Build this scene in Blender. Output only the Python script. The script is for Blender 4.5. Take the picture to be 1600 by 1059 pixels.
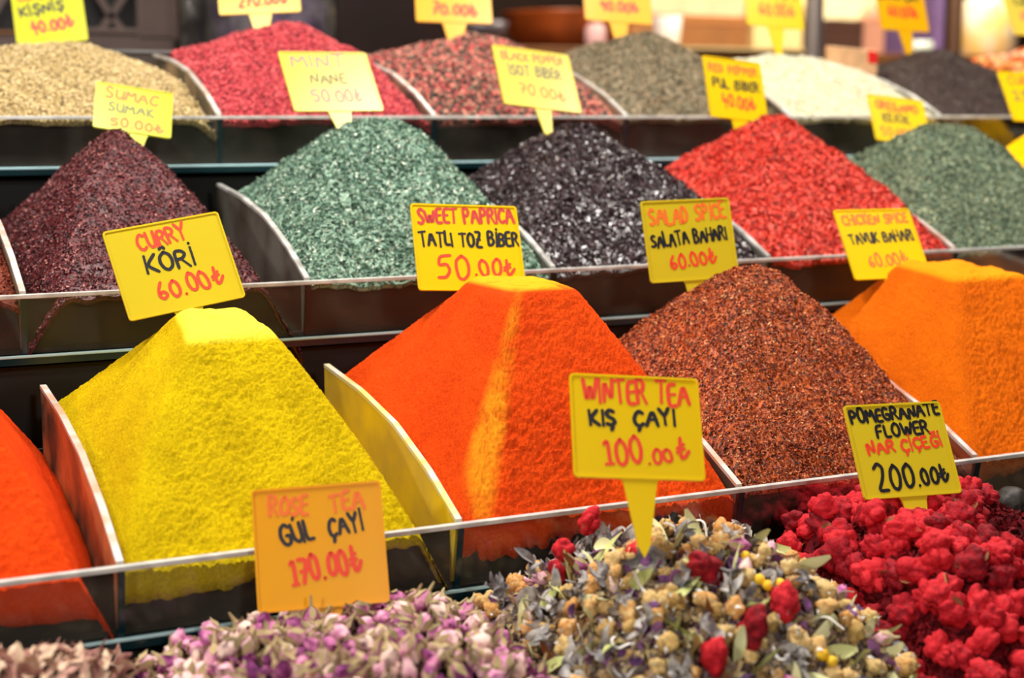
import bpy, math
import numpy as np
from mathutils import Vector, Matrix

# ------------------------------------------------------------------ scene start
for o in list(bpy.data.objects):
    bpy.data.objects.remove(o)
SC = bpy.context.scene
COL = SC.collection
CZ = 1.35                                   # eye height above the floor
RNG = np.random.default_rng(7)

# camera
cam_d = bpy.data.cameras.new('camera')
cam = bpy.data.objects.new('camera', cam_d)
COL.objects.link(cam)
cam.location = (0, 0, CZ)
PITCH, YAW = math.radians(8.297), math.radians(25.877)
cam.rotation_euler = (math.pi / 2 - PITCH, 0, -YAW)
cam_d.sensor_width = 36
cam_d.lens = 54
cam_d.clip_start = .05
cam_d.dof.use_dof = True
cam_d.dof.focus_distance = 1.26
cam_d.dof.aperture_fstop = 4.4
SC.camera = cam

# world
w = bpy.data.worlds.new('world')
SC.world = w
w.use_nodes = True
w.node_tree.nodes['Background'].inputs[0].default_value = (1.0, .86, .72, 1)
w.node_tree.nodes['Background'].inputs[1].default_value = .045

# a row of shop lamps above the stand, aisle lights, added unseen fills
def area(name, loc, target, size, power, col, sy=None):
    d = bpy.data.lights.new(name, 'AREA')
    d.energy = power
    d.color = col
    d.size = size
    if sy:
        d.shape = 'RECTANGLE'
        d.size_y = sy
    o = bpy.data.objects.new(name, d)
    COL.objects.link(o)
    o.location = loc
    o.rotation_euler = (Vector(target) - Vector(loc)).to_track_quat('-Z', 'Y').to_euler()
    return o

for lx in (-.35, .35, 1.05, 1.75):
    area('shop_lamp', (lx, 1.22, CZ + 1.0), (lx, 1.18, CZ - .2), .26, 12.5, (1, .95, .88), .14)
area('aisle_light', (.30, -1.7, CZ + .85), (.6, 1.1, CZ - .2), .20, 19, (1, .94, .86))  # unseen front fill added to light the bands behind the panels
area('aisle_light', (-2.0, -.7, CZ + .95), (.6, 1.1, CZ - .2), .20, 34, (1, .95, .87))
area('aisle_light', (-1.6, .7, CZ + 1.1), (.5, 1.3, CZ - .2), .25, 4, (1, .94, .86))
area('hall_fill', (.15, 2.2, CZ + 1.3), (.35, 2.75, CZ + .1), .3, 9, (1, .88, .78))  # unseen fill added to brighten the cabinet
area('hall_fill', (1.2, 2.75, CZ + 1.2), (1.6, 3.3, CZ), .5, 34, (1, .85, .66))  # this and the next: unseen fills added to brighten the background
area('hall_fill', (2.7, 2.9, CZ + 1.1), (2.8, 3.3, CZ), .5, 36, (1, .86, .66))

SC.view_settings.view_transform = 'Standard'
SC.view_settings.look = 'None'
SC.view_settings.gamma = 1
SC.view_settings.use_curve_mapping = False
SC.view_settings.exposure = 0.0

# ------------------------------------------------------------------ helpers
FW = np.array([math.sin(YAW) * math.cos(PITCH), math.cos(YAW) * math.cos(PITCH), -math.sin(PITCH)])
UP = np.array([math.sin(YAW) * math.sin(PITCH), math.cos(YAW) * math.sin(PITCH), math.cos(PITCH)])
RT = np.array([math.cos(YAW), -math.sin(YAW), 0.0])

def ray(px, py):
    return FW * 2400 + RT * (px - 800) - UP * (py - 529.5)

def at(px, py, Y):
    """photo measurement -> world point at depth Y"""
    r = ray(px, py)
    r = r / r[1] * Y
    return Vector((r[0], r[1], r[2] + CZ))

def px_of(P):
    P = np.asarray(P, float) - np.array([0, 0, CZ])
    wv = P @ FW
    return 800 + 2400 * (P @ RT) / wv, 529.5 - 2400 * (P @ UP) / wv

def s2l(c):
    return tuple(((v / 255) / 12.92 if v / 255 <= .04045 else ((v / 255 + .055) / 1.055) ** 2.4) for v in c)

def tag(o, label=None, cat=None, group=None, kind=None):
    if label: o['label'] = label
    if cat: o['category'] = cat
    if group: o['group'] = group
    if kind: o['kind'] = kind
    return o

def link(o, parent=None):
    COL.objects.link(o)
    if parent is not None:
        o.parent = parent
    return o

def empty(name, loc=(0, 0, 0)):
    o = bpy.data.objects.new(name, None)
    o.empty_display_size = .02
    o.location = loc
    return link(o)

def np_mesh(name, V, F, mat, smooth=False, attrs=None):
    """V (n,3), F (m,k) all faces with the same count of corners"""
    V = np.asarray(V, np.float32); F = np.asarray(F, np.int32)
    me = bpy.data.meshes.new(name)
    me.vertices.add(len(V)); me.vertices.foreach_set('co', V.ravel())
    m, k = F.shape
    me.loops.add(m * k); me.loops.foreach_set('vertex_index', F.ravel())
    me.polygons.add(m)
    me.polygons.foreach_set('loop_start', np.arange(0, m * k, k, dtype=np.int32))
    me.update(calc_edges=True)
    me.polygons.foreach_set('use_smooth', np.full(m, smooth, dtype=bool))
    for an, av in (attrs or {}).items():
        a = me.attributes.new(an, 'FLOAT', 'POINT')
        a.data.foreach_set('value', np.asarray(av, np.float32))
    if mat: me.materials.append(mat)
    return me

class MB:
    """collects simple solids into one mesh"""
    def __init__(s): s.v = []; s.f = []
    def add(s, vs, fs):
        b = len(s.v)
        s.v += [tuple(v) for v in vs]
        s.f += [tuple(b + i for i in f) for f in fs]
        return s
    def box(s, a, b):
        (x0, y0, z0), (x1, y1, z1) = a, b
        vs = [(x, y, z) for x in (x0, x1) for y in (y0, y1) for z in (z0, z1)]
        return s.add(vs, [(0, 1, 3, 2), (4, 6, 7, 5), (0, 4, 5, 1), (2, 3, 7, 6), (0, 2, 6, 4), (1, 5, 7, 3)])
    def prism(s, poly, n):
        """poly: list of points; n: offset vector"""
        k = len(poly); n = Vector(n)
        vs = [Vector(p) for p in poly] + [Vector(p) + n for p in poly]
        fs = [tuple(range(k)), tuple(range(2 * k - 1, k - 1, -1))]
        fs += [(i, i + k, (i + 1) % k + k, (i + 1) % k) for i in range(k)]
        return s.add(vs, fs)
    def lathe(s, prof, c=(0, 0, 0), seg=20):
        b = [(c[0] + r * math.cos(6.28318 * j / seg), c[1] + r * math.sin(6.28318 * j / seg), c[2] + z) for r, z in prof for j in range(seg)]
        fs = [(i * seg + j, i * seg + (j + 1) % seg, (i + 1) * seg + (j + 1) % seg, (i + 1) * seg + j) for i in range(len(prof) - 1) for j in range(seg)]
        fs.append(tuple(range(seg - 1, -1, -1))); fs.append(tuple((len(prof) - 1) * seg + j for j in range(seg)))
        return s.add(b, fs)
    def build(s, name, mat, parent=None, smooth=False, bevel=0, seg=2):
        me = bpy.data.meshes.new(name)
        me.from_pydata(s.v, [], s.f)
        me.update()
        if smooth: me.polygons.foreach_set('use_smooth', [True] * len(me.polygons))
        me.materials.append(mat)
        o = link(bpy.data.objects.new(name, me), parent)
        if bevel:
            m = o.modifiers.new('bevel', 'BEVEL'); m.width = bevel; m.segments = seg; m.limit_method = 'ANGLE'
        return o

# ------------------------------------------------------------------ materials
def nodes(name):
    m = bpy.data.materials.new(name)
    m.use_nodes = True
    nt = m.node_tree
    return m, nt, nt.nodes['Principled BSDF']

def plain(name, rgb, rough=.5, metal=0.0, noise=0.0, nscale=30, bump=0.0, spec=.5, rgb2=None, trans=0.0):
    m, nt, p = nodes(name)
    c = s2l(rgb)
    p.inputs['Roughness'].default_value = rough
    p.inputs['Metallic'].default_value = metal
    p.inputs['Specular IOR Level'].default_value = spec
    p.inputs['Base Color'].default_value = (*c, 1)
    if noise or bump:
        tc = nt.nodes.new('ShaderNodeTexCoord')
        n = nt.nodes.new('ShaderNodeTexNoise'); n.inputs['Scale'].default_value = nscale; n.inputs['Detail'].default_value = 5
        nt.links.new(tc.outputs['Object'], n.inputs['Vector'])
        if noise:
            r = nt.nodes.new('ShaderNodeValToRGB')
            c2 = s2l(rgb2) if rgb2 else tuple(v * (1 - noise) for v in c)
            r.color_ramp.elements[0].position = .38; r.color_ramp.elements[1].position = .62
            r.color_ramp.elements[0].color = (*c2, 1); r.color_ramp.elements[1].color = (*c, 1)
            nt.links.new(n.outputs['Fac'], r.inputs['Fac'])
            nt.links.new(r.outputs['Color'], p.inputs['Base Color'])
        if bump:
            b = nt.nodes.new('ShaderNodeBump'); b.inputs['Strength'].default_value = 1; b.inputs['Distance'].default_value = bump
            nt.links.new(n.outputs['Fac'], b.inputs['Height'])
            nt.links.new(b.outputs['Normal'], p.inputs['Normal'])
    if trans:
        out = nt.nodes['Material Output']
        t = nt.nodes.new('ShaderNodeBsdfTranslucent'); t.inputs['Color'].default_value = (*c, 1)
        mx = nt.nodes.new('ShaderNodeMixShader'); mx.inputs[0].default_value = trans
        nt.links.new(p.outputs[0], mx.inputs[1]); nt.links.new(t.outputs[0], mx.inputs[2])
        nt.links.new(mx.outputs[0], out.inputs['Surface'])
    return m

def clear(name, tint=(250, 253, 251), gloss=.1, haze=.06, rough=.08):
    """clear acrylic: lets light through, with a gloss and a thin dusty haze"""
    m, nt, p = nodes(name)
    out = nt.nodes['Material Output']
    nt.nodes.remove(p)
    tr = nt.nodes.new('ShaderNodeBsdfTransparent'); tr.inputs[0].default_value = (*s2l(tint), 1)
    gl = nt.nodes.new('ShaderNodeBsdfGlossy'); gl.inputs['Roughness'].default_value = rough
    df = nt.nodes.new('ShaderNodeBsdfDiffuse'); df.inputs[0].default_value = (.5, .47, .4, 1)
    fr = nt.nodes.new('ShaderNodeFresnel'); fr.inputs[0].default_value = 1.45
    a = nt.nodes.new('ShaderNodeMixShader'); b = nt.nodes.new('ShaderNodeMixShader')
    tc = nt.nodes.new('ShaderNodeTexCoord'); n = nt.nodes.new('ShaderNodeTexNoise'); n.inputs['Scale'].default_value = 22; n.inputs['Detail'].default_value = 6
    mr = nt.nodes.new('ShaderNodeMapRange'); mr.inputs[1].default_value = .4; mr.inputs[2].default_value = .75; mr.inputs[3].default_value = haze * .3; mr.inputs[4].default_value = haze * 2.2
    nt.links.new(tc.outputs['Object'], n.inputs['Vector']); nt.links.new(n.outputs['Fac'], mr.inputs[0])
    nt.links.new(mr.outputs[0], a.inputs[0])
    nt.links.new(tr.outputs[0], a.inputs[1]); nt.links.new(df.outputs[0], a.inputs[2])
    fm = nt.nodes.new('ShaderNodeMath'); fm.operation = 'MULTIPLY'; fm.inputs[1].default_value = .3; nt.links.new(fr.outputs[0], fm.inputs[0]); nt.links.new(fm.outputs[0], b.inputs[0]); nt.links.new(a.outputs[0], b.inputs[1]); nt.links.new(gl.outputs[0], b.inputs[2])
    nt.links.new(b.outputs[0], out.inputs['Surface'])
    return m

def powder(name, rgb, rgb2, dark, bump=.0012, scale=520):
    """fine ground powder; attribute 'mixc' blends in a second colour"""
    m, nt, p = nodes(name)
    p.inputs['Roughness'].default_value = .95
    p.inputs['Specular IOR Level'].default_value = .08
    tc = nt.nodes.new('ShaderNodeTexCoord')
    n = nt.nodes.new('ShaderNodeTexNoise'); n.inputs['Scale'].default_value = scale; n.inputs['Detail'].default_value = 6; n.inputs['Roughness'].default_value = .7
    n2 = nt.nodes.new('ShaderNodeTexNoise'); n2.inputs['Scale'].default_value = 26; n2.inputs['Detail'].default_value = 6
    nt.links.new(tc.outputs['Object'], n.inputs['Vector']); nt.links.new(tc.outputs['Object'], n2.inputs['Vector'])
    r = nt.nodes.new('ShaderNodeValToRGB')
    r.color_ramp.elements[0].position = .3; r.color_ramp.elements[1].position = .62
    r.color_ramp.elements[0].color = (*s2l(dark), 1); r.color_ramp.elements[1].color = (*s2l(rgb), 1)  # low spots of the bump get the dark colour as painted pit shade
    ad = nt.nodes.new('ShaderNodeMath'); ad.operation = 'MULTIPLY_ADD'; ad.inputs[1].default_value = .7
    sc = nt.nodes.new('ShaderNodeMath'); sc.operation = 'MULTIPLY'; sc.inputs[1].default_value = .3
    nt.links.new(n2.outputs['Fac'], sc.inputs[0]); nt.links.new(n.outputs['Fac'], ad.inputs[0]); nt.links.new(sc.outputs[0], ad.inputs[2])
    nt.links.new(ad.outputs[0], r.inputs['Fac'])
    at_ = nt.nodes.new('ShaderNodeAttribute'); at_.attribute_name = 'mixc'
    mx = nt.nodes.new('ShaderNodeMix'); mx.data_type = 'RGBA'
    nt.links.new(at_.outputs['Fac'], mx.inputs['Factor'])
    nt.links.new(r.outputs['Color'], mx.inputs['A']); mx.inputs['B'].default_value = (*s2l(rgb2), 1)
    nt.links.new(mx.outputs['Result'], p.inputs['Base Color'])
    b = nt.nodes.new('ShaderNodeBump'); b.inputs['Strength'].default_value = 1; b.inputs['Distance'].default_value = bump
    nt.links.new(n.outputs['Fac'], b.inputs['Height']); nt.links.new(b.outputs['Normal'], p.inputs['Normal'])
    return m

def ramp_mat(name, cols, rough=.7, spec=.3, src='tint', bump=0, bscale=300, trans=0):
    """colour picked from a palette by attribute 'tint' or by the object's random number"""
    m, nt, p = nodes(name)
    p.inputs['Roughness'].default_value = rough
    p.inputs['Specular IOR Level'].default_value = spec
    r = nt.nodes.new('ShaderNodeValToRGB')
    els = r.color_ramp.elements
    k = len(cols)
    while len(els) < k: els.new(.5)
    for i, c in enumerate(cols):
        els[i].position = i / (k - 1); els[i].color = (*s2l(c), 1)
    if src == 'tint':
        a = nt.nodes.new('ShaderNodeAttribute'); a.attribute_name = 'tint'; nt.links.new(a.outputs['Fac'], r.inputs['Fac'])
    else:
        a = nt.nodes.new('ShaderNodeObjectInfo')
        tc = nt.nodes.new('ShaderNodeTexCoord'); n = nt.nodes.new('ShaderNodeTexNoise'); n.inputs['Scale'].default_value = bscale * .5; n.inputs['Detail'].default_value = 4
        nt.links.new(tc.outputs['Object'], n.inputs['Vector'])
        ma = nt.nodes.new('ShaderNodeMath'); ma.operation = 'MULTIPLY_ADD'; ma.inputs[1].default_value = .7
        su = nt.nodes.new('ShaderNodeMath'); su.operation = 'MULTIPLY_ADD'; su.inputs[1].default_value = .9; su.inputs[2].default_value = -.3
        nt.links.new(n.outputs['Fac'], su.inputs[0]); nt.links.new(a.outputs['Random'], ma.inputs[0]); nt.links.new(su.outputs[0], ma.inputs[2])
        nt.links.new(ma.outputs[0], r.inputs['Fac'])
    nt.links.new(r.outputs['Color'], p.inputs['Base Color'])
    if bump:
        tc = nt.nodes.new('ShaderNodeTexCoord'); n = nt.nodes.new('ShaderNodeTexNoise'); n.inputs['Scale'].default_value = bscale; n.inputs['Detail'].default_value = 5
        nt.links.new(tc.outputs['Object'], n.inputs['Vector'])
        b = nt.nodes.new('ShaderNodeBump'); b.inputs['Distance'].default_value = bump; b.inputs['Strength'].default_value = 1
        nt.links.new(n.outputs['Fac'], b.inputs['Height']); nt.links.new(b.outputs['Normal'], p.inputs['Normal'])
    if trans:
        out = nt.nodes['Material Output']
        t = nt.nodes.new('ShaderNodeBsdfTranslucent'); nt.links.new(r.outputs['Color'], t.inputs['Color'])
        mx = nt.nodes.new('ShaderNodeMixShader'); mx.inputs[0].default_value = trans
        nt.links.new(p.outputs[0], mx.inputs[1]); nt.links.new(t.outputs[0], mx.inputs[2]); nt.links.new(mx.outputs[0], out.inputs['Surface'])
    return m

M_CLEAR = clear('clear_acrylic', haze=.018)
M_EDGE = plain('acrylic_edge', (205, 205, 200), .35, noise=.3, nscale=60)
M_TEAL = plain('glass_edge_teal', (12, 38, 44), .15)
M_SHELF = plain('shelf_glass', (10, 40, 44), .12)
M_SHEDGE = plain('glass_edge_highlight', (176, 214, 220), .2)  # pale colour for the painted highlight along the shelf edges
M_TRAY_SHADE = plain('tray_floor_and_shade', (38, 22, 10), .8, noise=.5, nscale=40)  # one brown for the tray floors and the painted shade behind the panels
M_DARK = plain('dark_stand', (14, 12, 11), .7)
M_FLOOR = plain('floor_tile', (70, 62, 54), .5, noise=.3, nscale=6)
M_WALL = plain('hall_wall', (64, 44, 34), .8, noise=.3, nscale=3)

# ------------------------------------------------------------------ room
def structure(name, a, b, mat):
    o = MB().box(a, b).build(name, mat)
    o['kind'] = 'structure'
    return o
structure('floor', (-3, -2.5, -.05), (6.5, 5.6, 0), M_FLOOR)
structure('wall_back', (-3, 5.5, 0), (6.5, 5.6, 3.2), M_WALL)
structure('ceiling', (-3, -2.5, 3.2), (6.5, 5.6, 3.25), plain('ceiling_paint', (120, 105, 90), .9))

# ------------------------------------------------------------------ the stepped stand and its trays
TY = [.698, 1.014, 1.330, 1.645]
TZ = [CZ - .450, CZ - .300, CZ - .149, CZ - .001]
PY = np.array([0, .06, .13, .21, .30]); PZ = np.array([0, .028, .052, .067, .076])
def prof(d): return np.interp(d, PY, PZ)
LEAN, PH = .009, .052                        # front panel lean and height
X0, X1 = -.30, 2.20

stand = empty('display_stand', ((X0 + X1) / 2, 1.3, 0))
tag(stand, 'dark stepped display stand carrying the four rows of spice trays', 'stand')
inv = Vector((-(X0 + X1) / 2, -1.3, 0))
for i in range(4):
    o = MB().box((X0, TY[i] + .03, .0 if i == 0 else TZ[i - 1] - .06), (X1, TY[i] + .34 if i < 3 else 1.96, TZ[i] - PH - .014)).build('step', M_DARK, stand)
    o.location = inv

dust = {'y': (222, 190, 30), 'o': (206, 128, 76), 'g': (100, 98, 90), 'b': (150, 124, 98), 'r': (150, 70, 40)}
DM = {}
for k, c in dust.items():
    DM[k] = (plain('dusty_acrylic_' + k, c, .45, noise=.6, nscale=16, rgb2=(70, 64, 54) if k != 'y' else (190, 160, 60)),
             plain('dusty_edge_' + k, (196, 196, 192), .4, noise=1, nscale=45, rgb2=tuple(int(v * .6 + 80) for v in c)))

DIV = {0: [(-.05, 'b'), (.2, 'b'), (.45, 'b'), (.7, 'b'), (.95, 'b'), (1.2, 'b')],
       1: [(-.05, 'o'), (.2, 'o'), (.45, 'y'), (.7, 'o'), (.95, 'r'), (1.2, 'o'), (1.45, 'o')],
       2: [(-.06, 'b'), (.19, 'b'), (.44, 'g'), (.692, 'g'), (.948, 'g'), (1.2, 'r'), (1.448, 'g'), (1.7, 'o')],
       3: [(.2, 'b'), (.448, 'b'), (.7, 'b'), (.955, 'b'), (1.2, 'b'), (1.448, 'g'), (1.7, 'g'), (1.95, 'b')]}
WHERE = ['lowest and nearest', 'second lowest', 'second highest', 'highest and rearmost']
for i in range(4):
    y, z = TY[i], TZ[i]
    t = empty('display_tray', (.95, y, z - PH))
    tag(t, 'clear acrylic divided spice tray, %s of the four rows' % WHERE[i], 'tray', 'stepped acrylic trays')
    off = Vector((-.95, -y, -(z - PH)))
    def put(mb, name, mat, **k):
        o = mb.build(name, mat, t, **k); o.location = off; return o
    # leaning clear front panel with its pale polished top edge
    put(MB().prism([(X0, y, z - .003), (X0, y + LEAN, z - PH), (X0, y + LEAN + .004, z - PH), (X0, y + .004, z - .003)], (X1 - X0, 0, 0)), 'front_panel', M_CLEAR)
    put(MB().box((X0, y - .0014, z - .0036), (X1, y + .0046, z)), 'front_lip', M_EDGE, bevel=.0006)
    put(MB().box((X0, y + LEAN + .004, z - PH), (X1, y + .306, z - PH + .004)), 'tray_floor', M_TRAY_SHADE)
    put(MB().box((X0, y + .306, z - PH), (X1, y + .310, z + (.078 if i == 3 else .02))), 'back_panel', M_CLEAR if i == 3 else M_DARK)  # lower rows: dark sheet put in for the darkness behind the open bins
    if i == 3:
        put(MB().box((X0, y + .3055, z + .078), (X1, y + .3105, z + .081)), 'back_lip', plain('back_edge', (120, 122, 122), .4))
    put(MB().box((X0, y + .0165, z - PH + .004), (X1, y + .0185, z - .006)), 'shade_board', M_TRAY_SHADE)  # dark board put in as the shade below the lit band
    for X, k in DIV[i]:
        fm, em = DM[k]
        ds = np.linspace(.0045, .300, 22)
        poly = [(X - .0022, y + d, z + float(prof(d)) - .003) for d in ds] + [(X - .0022, y + .300, z - PH + .004), (X - .0022, y + .0045 + LEAN, z - PH + .004)]
        put(MB().prism(poly, (.0044, 0, 0)), 'divider', fm)
        top = [(X - .0026, y + d, z + float(prof(d)) - .003) for d in ds]
        poly = top + [(p[0], p[1], p[2] + .0032) for p in reversed(top)]
        put(MB().prism(poly, (.0052, 0, 0)), 'divider_edge', em)
        put(MB().prism([(X - .0024, y - .0006, z - .004), (X - .0024, y + LEAN - .0008, z - PH), (X - .0024, y + LEAN + .0002, z - PH), (X - .0024, y + .0004, z - .004)], (.0048, 0, 0)), 'joint_strip', M_TEAL)
    if i:
        zs = z - PH
        t = empty('glass_shelf', (.95, y + .15, zs - .0085))
        tag(t, 'teal edged glass shelf under the %s tray row' % WHERE[i].split(' and ')[0], 'shelf', 'glass shelves')
        off = -t.location
        o = MB().box((X0, y + LEAN - .0015, zs - .0085), (X1, y + .30, zs - .0005)).build('shelf_sheet', M_SHELF, t); o.location = off
        o = MB().box((X0, y + LEAN - .0045, zs - .0028), (X1, y + LEAN - .0015, zs - .0002)).build('edge_highlight', M_SHEDGE, t, bevel=.0008); o.location = off  # pale strip put in as the highlight on the glass edge
        o = MB().box((X0, y + LEAN - .0040, zs - .0085), (X1, y + LEAN - .0015, zs - .0028)).build('dark_edge', M_TEAL, t); o.location = off

# ------------------------------------------------------------------ noise and heaps
def vnoise(x, y, seed=0):
    g = np.random.default_rng(seed).random((256, 256))
    xi = np.floor(x).astype(int); yi = np.floor(y).astype(int)
    fx = x - xi; fy = y - yi
    fx = fx * fx * (3 - 2 * fx); fy = fy * fy * (3 - 2 * fy)
    a = g[xi % 256, yi % 256]; b = g[(xi + 1) % 256, yi % 256]
    c = g[xi % 256, (yi + 1) % 256]; d = g[(xi + 1) % 256, (yi + 1) % 256]
    return (a * (1 - fx) + b * fx) * (1 - fy) + (c * (1 - fx) + d * fx) * fy

def smin(a, b, k):
    h = np.clip(.5 + .5 * (b - a) / k, 0, 1)
    return b * (1 - h) + a * h - k * h * (1 - h)

class Heap:
    def __init__(s, tier, xl, xr, ax=None, ay=.19, az=.15, pw=.01, py=.01, dl=.006, dr=.03, df=.004, db=.03, k=.02, shp=1.0, cut=None):
        s.cut = cut
        s.xl, s.xr = xl + .003, xr - .003
        s.yf, s.zf = TY[tier], TZ[tier]
        s.xc = (xl + xr) / 2 if ax is None else ax
        s.yc = s.yf + ay; s.za = s.zf + az
        s.pw, s.py, s.dl, s.dr, s.df, s.db, s.k, s.shp = pw, py, dl, dr, df, db, k, shp
        s.y0, s.y1 = s.yf + .0052, s.yf + .301
    def z(s, x, y):
        x = np.asarray(x, float); y = np.asarray(y, float)
        pr = s.zf + prof(y - s.yf)
        za = s.za
        def side(t, ze): return za - (za - ze) * np.power(np.clip(t, 1e-6, 1.2), s.shp)
        a = side((s.xc - s.pw - x) / (s.xc - s.pw - s.xl), pr - s.dl)
        b = side((x - s.xc - s.pw) / (s.xr - s.xc - s.pw), pr - s.dr)
        c = side((s.yc - s.py - y) / (s.yc - s.py - s.y0), s.zf - s.df + 0 * y)
        d = side((y - s.yc - s.py) / (s.y1 - s.yc - s.py), s.zf + .076 - s.db + 0 * y)
        z = smin(smin(a, b, s.k), smin(c, d, s.k), s.k)
        if s.cut:                                   # top scooped off along a slightly slanted plane
            z = smin(z, s.zf + s.cut[0] + s.cut[1] * (x - s.xc) + s.cut[2] * (y - s.yc) + (vnoise(x * 60, y * 60, 77) - .5) * .006 + (vnoise(x * 200, y * 200, 78) - .5) * .002, .003)
        return z
    def face(s, x, y):
        """1 on the front face"""
        a = (s.xc - s.pw - x) / (s.xc - s.pw - s.xl); c = (s.yc - s.py - y) / (s.yc - s.py - s.y0)
        b = (x - s.xc - s.pw) / (s.xr - s.xc - s.pw)
        return np.clip((c - np.maximum(a, b)) * 8 + .5, 0, 1)

def lit_band_rows(h, n, depth, seed, jag):
    """lit band behind the front panel, put in as jagged heap colour: rows of points"""
    xs = np.linspace(h.xl, h.xr, n)
    q = vnoise(xs * 22, xs * 0 + seed, seed) * .65 + vnoise(xs * 120, xs * 0 + seed, seed + 1) * .25 * jag + vnoise(xs * 400, xs * 0, seed + 2) * .1 * jag
    bot = h.zf - depth * (.35 + 1.1 * q)
    return xs, bot

def heap_object(name, h, mat, nx, ny, rough=(0, 0), film=.012, jag=1.0, seed=1, mixf=None, flakes=None, label='', lit_band_n=220, coarse=.0):
    gx = np.linspace(h.xl, h.xr, nx); gy = h.y0 + (h.y1 - h.y0) * np.linspace(0, 1, ny)
    X, Y = np.meshgrid(gx, gy)
    Z = h.z(X, Y)
    if rough[0]:
        f = h.face(X, Y)
        U = X + (Z - h.zf) * np.clip((h.xc - X) / .02, -1, 1) * (1 - f); W_ = Y + Z * f
        nz = (vnoise(U * 150, W_ * 150, seed) - .5) * .9 + (vnoise(U * 330, W_ * 330, seed + 1) - .5) * 1.1 + (vnoise(U * 620, W_ * 620, seed + 2) - .5) * 1.1
        clod = np.minimum(0, vnoise(U * 240 + 9, W_ * 280, seed + 3) - .42) * 3.2 * np.clip(vnoise(U * 40, W_ * 40, seed + 7) * 2 - .4, .15, 1)
        amp = rough[1] * (1 - f) + rough[0] * f
        slope = np.clip(((h.zf + h.cut[0] if h.cut else h.za) - .003 - Z) / .008, .1, 1)
        Z = Z + (nz + clod * f) * amp * slope
        Z = Z + (vnoise(X * 14, Y * 14, seed + 4) - .5) * .006 * slope
    if coarse:
        Z = Z + (vnoise(X * 24, Y * 24, seed + 5) - .5) * coarse + (vnoise(X * 75, Y * 75, seed + 6) - .5) * coarse * .5 + (vnoise(X * 210, Y * 210, seed + 7) - .5) * coarse * .3
    V = np.stack([X, Y, Z], -1).reshape(-1, 3)
    idx = np.arange(nx * ny).reshape(ny, nx)
    F = np.stack([idx[:-1, :-1], idx[:-1, 1:], idx[1:, 1:], idx[1:, :-1]], -1).reshape(-1, 4)
    tint = np.full(len(V), .35); mixc = np.zeros(len(V))
    if mixf is not None: mixc = mixf(X, Y, Z).ravel()
    tf = vnoise(X * 500, Y * 500, seed + 8).ravel(); tint = tf * .8
    # skirt down to the tray floor
    fl = h.zf - PH + .005
    ring = np.concatenate([idx[0, ::6], idx[::6, -1], idx[-1, ::-6], idx[::-6, 0]])
    RV = V[ring].copy(); RV[:, 2] = fl; RV[:, 1] = np.maximum(RV[:, 1], h.yf + .021)
    TV = V[ring].copy(); TV[:, 1] = np.maximum(TV[:, 1], h.yf + .021); TV[:, 2] -= .001
    b = len(V); m = len(ring); ii = np.arange(m)
    F2 = np.stack([b + ii, b + (ii + 1) % m, b + m + (ii + 1) % m, b + m + ii], -1)
    V = np.concatenate([V, TV, RV]); F = np.concatenate([F, F2])
    # lit strip behind the front glass, put in as a shape in heap colour
    n = lit_band_n
    xs, bot = lit_band_rows(h, n, film, seed + 20, jag)
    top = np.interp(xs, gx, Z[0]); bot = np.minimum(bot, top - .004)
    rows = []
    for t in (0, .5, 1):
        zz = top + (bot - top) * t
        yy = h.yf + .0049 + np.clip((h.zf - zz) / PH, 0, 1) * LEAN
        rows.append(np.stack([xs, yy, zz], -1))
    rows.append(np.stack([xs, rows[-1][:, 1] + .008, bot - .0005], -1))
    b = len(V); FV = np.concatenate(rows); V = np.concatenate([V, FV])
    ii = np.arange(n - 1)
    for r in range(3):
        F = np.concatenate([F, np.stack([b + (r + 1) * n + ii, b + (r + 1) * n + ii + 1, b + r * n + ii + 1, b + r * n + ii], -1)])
    pad = len(V) - len(tint)
    tint = np.concatenate([tint, np.random.default_rng(seed).random(pad) * .8]); mixc = np.concatenate([mixc, np.zeros(pad)])
    # triangles so that flakes can join
    F = np.concatenate([F[:, [0, 1, 2]], F[:, [0, 2, 3]]])
    smooth_n = len(F)
    if flakes:
        FV, FF, FT = flake_cloud(h, seed=seed + 40, coarse=coarse, **flakes)
        F = np.concatenate([F, FF + len(V)]); V = np.concatenate([V, FV]); tint = np.concatenate([tint, FT]); mixc = np.concatenate([mixc, FT * 0])
    org = np.array([h.xc, h.yc, h.zf - PH + .005])
    me = np_mesh(name, V - org, F, mat, smooth=False, attrs={'tint': tint, 'mixc': mixc})
    sm = np.zeros(len(F), bool); sm[:smooth_n] = True
    if flakes and flakes['shape'] in ('seed', 'ball'): sm[:] = True
    me.polygons.foreach_set('use_smooth', sm)
    o = link(bpy.data.objects.new(name, me)); o.location = org
    return o

TEMPL = {
    'chip': (np.array([(-1, -.5, 0), (1, -.45, .25), (.9, .5, -.05), (-.9, .55, .3)]), np.array([(0, 1, 2), (0, 2, 3)])),
    'leaf': (np.array([(-1, 0, .15), (-.1, -.5, 0), (1, 0, .3), (.1, .5, .05), (0, 0, -.12)]), np.array([(0, 1, 4), (1, 2, 4), (2, 3, 4), (3, 0, 4)])),
    'seed': (np.array([(-1, 0, 0), (1, 0, 0), (0, -.6, 0), (0, .6, 0), (0, 0, -.5), (0, 0, .5)]), np.array([(0, 2, 5), (2, 1, 5), (1, 3, 5), (3, 0, 5), (2, 0, 4), (1, 2, 4), (3, 1, 4), (0, 3, 4)])),
    'needle': (np.array([(-1, 0, 0), (1, .05, .15), (.1, .2, 0), (0, -.05, .22)]), np.array([(0, 1, 3), (0, 2, 1), (0, 3, 2), (1, 2, 3)])),
}
_p = (1 + 5 ** .5) / 2
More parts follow.
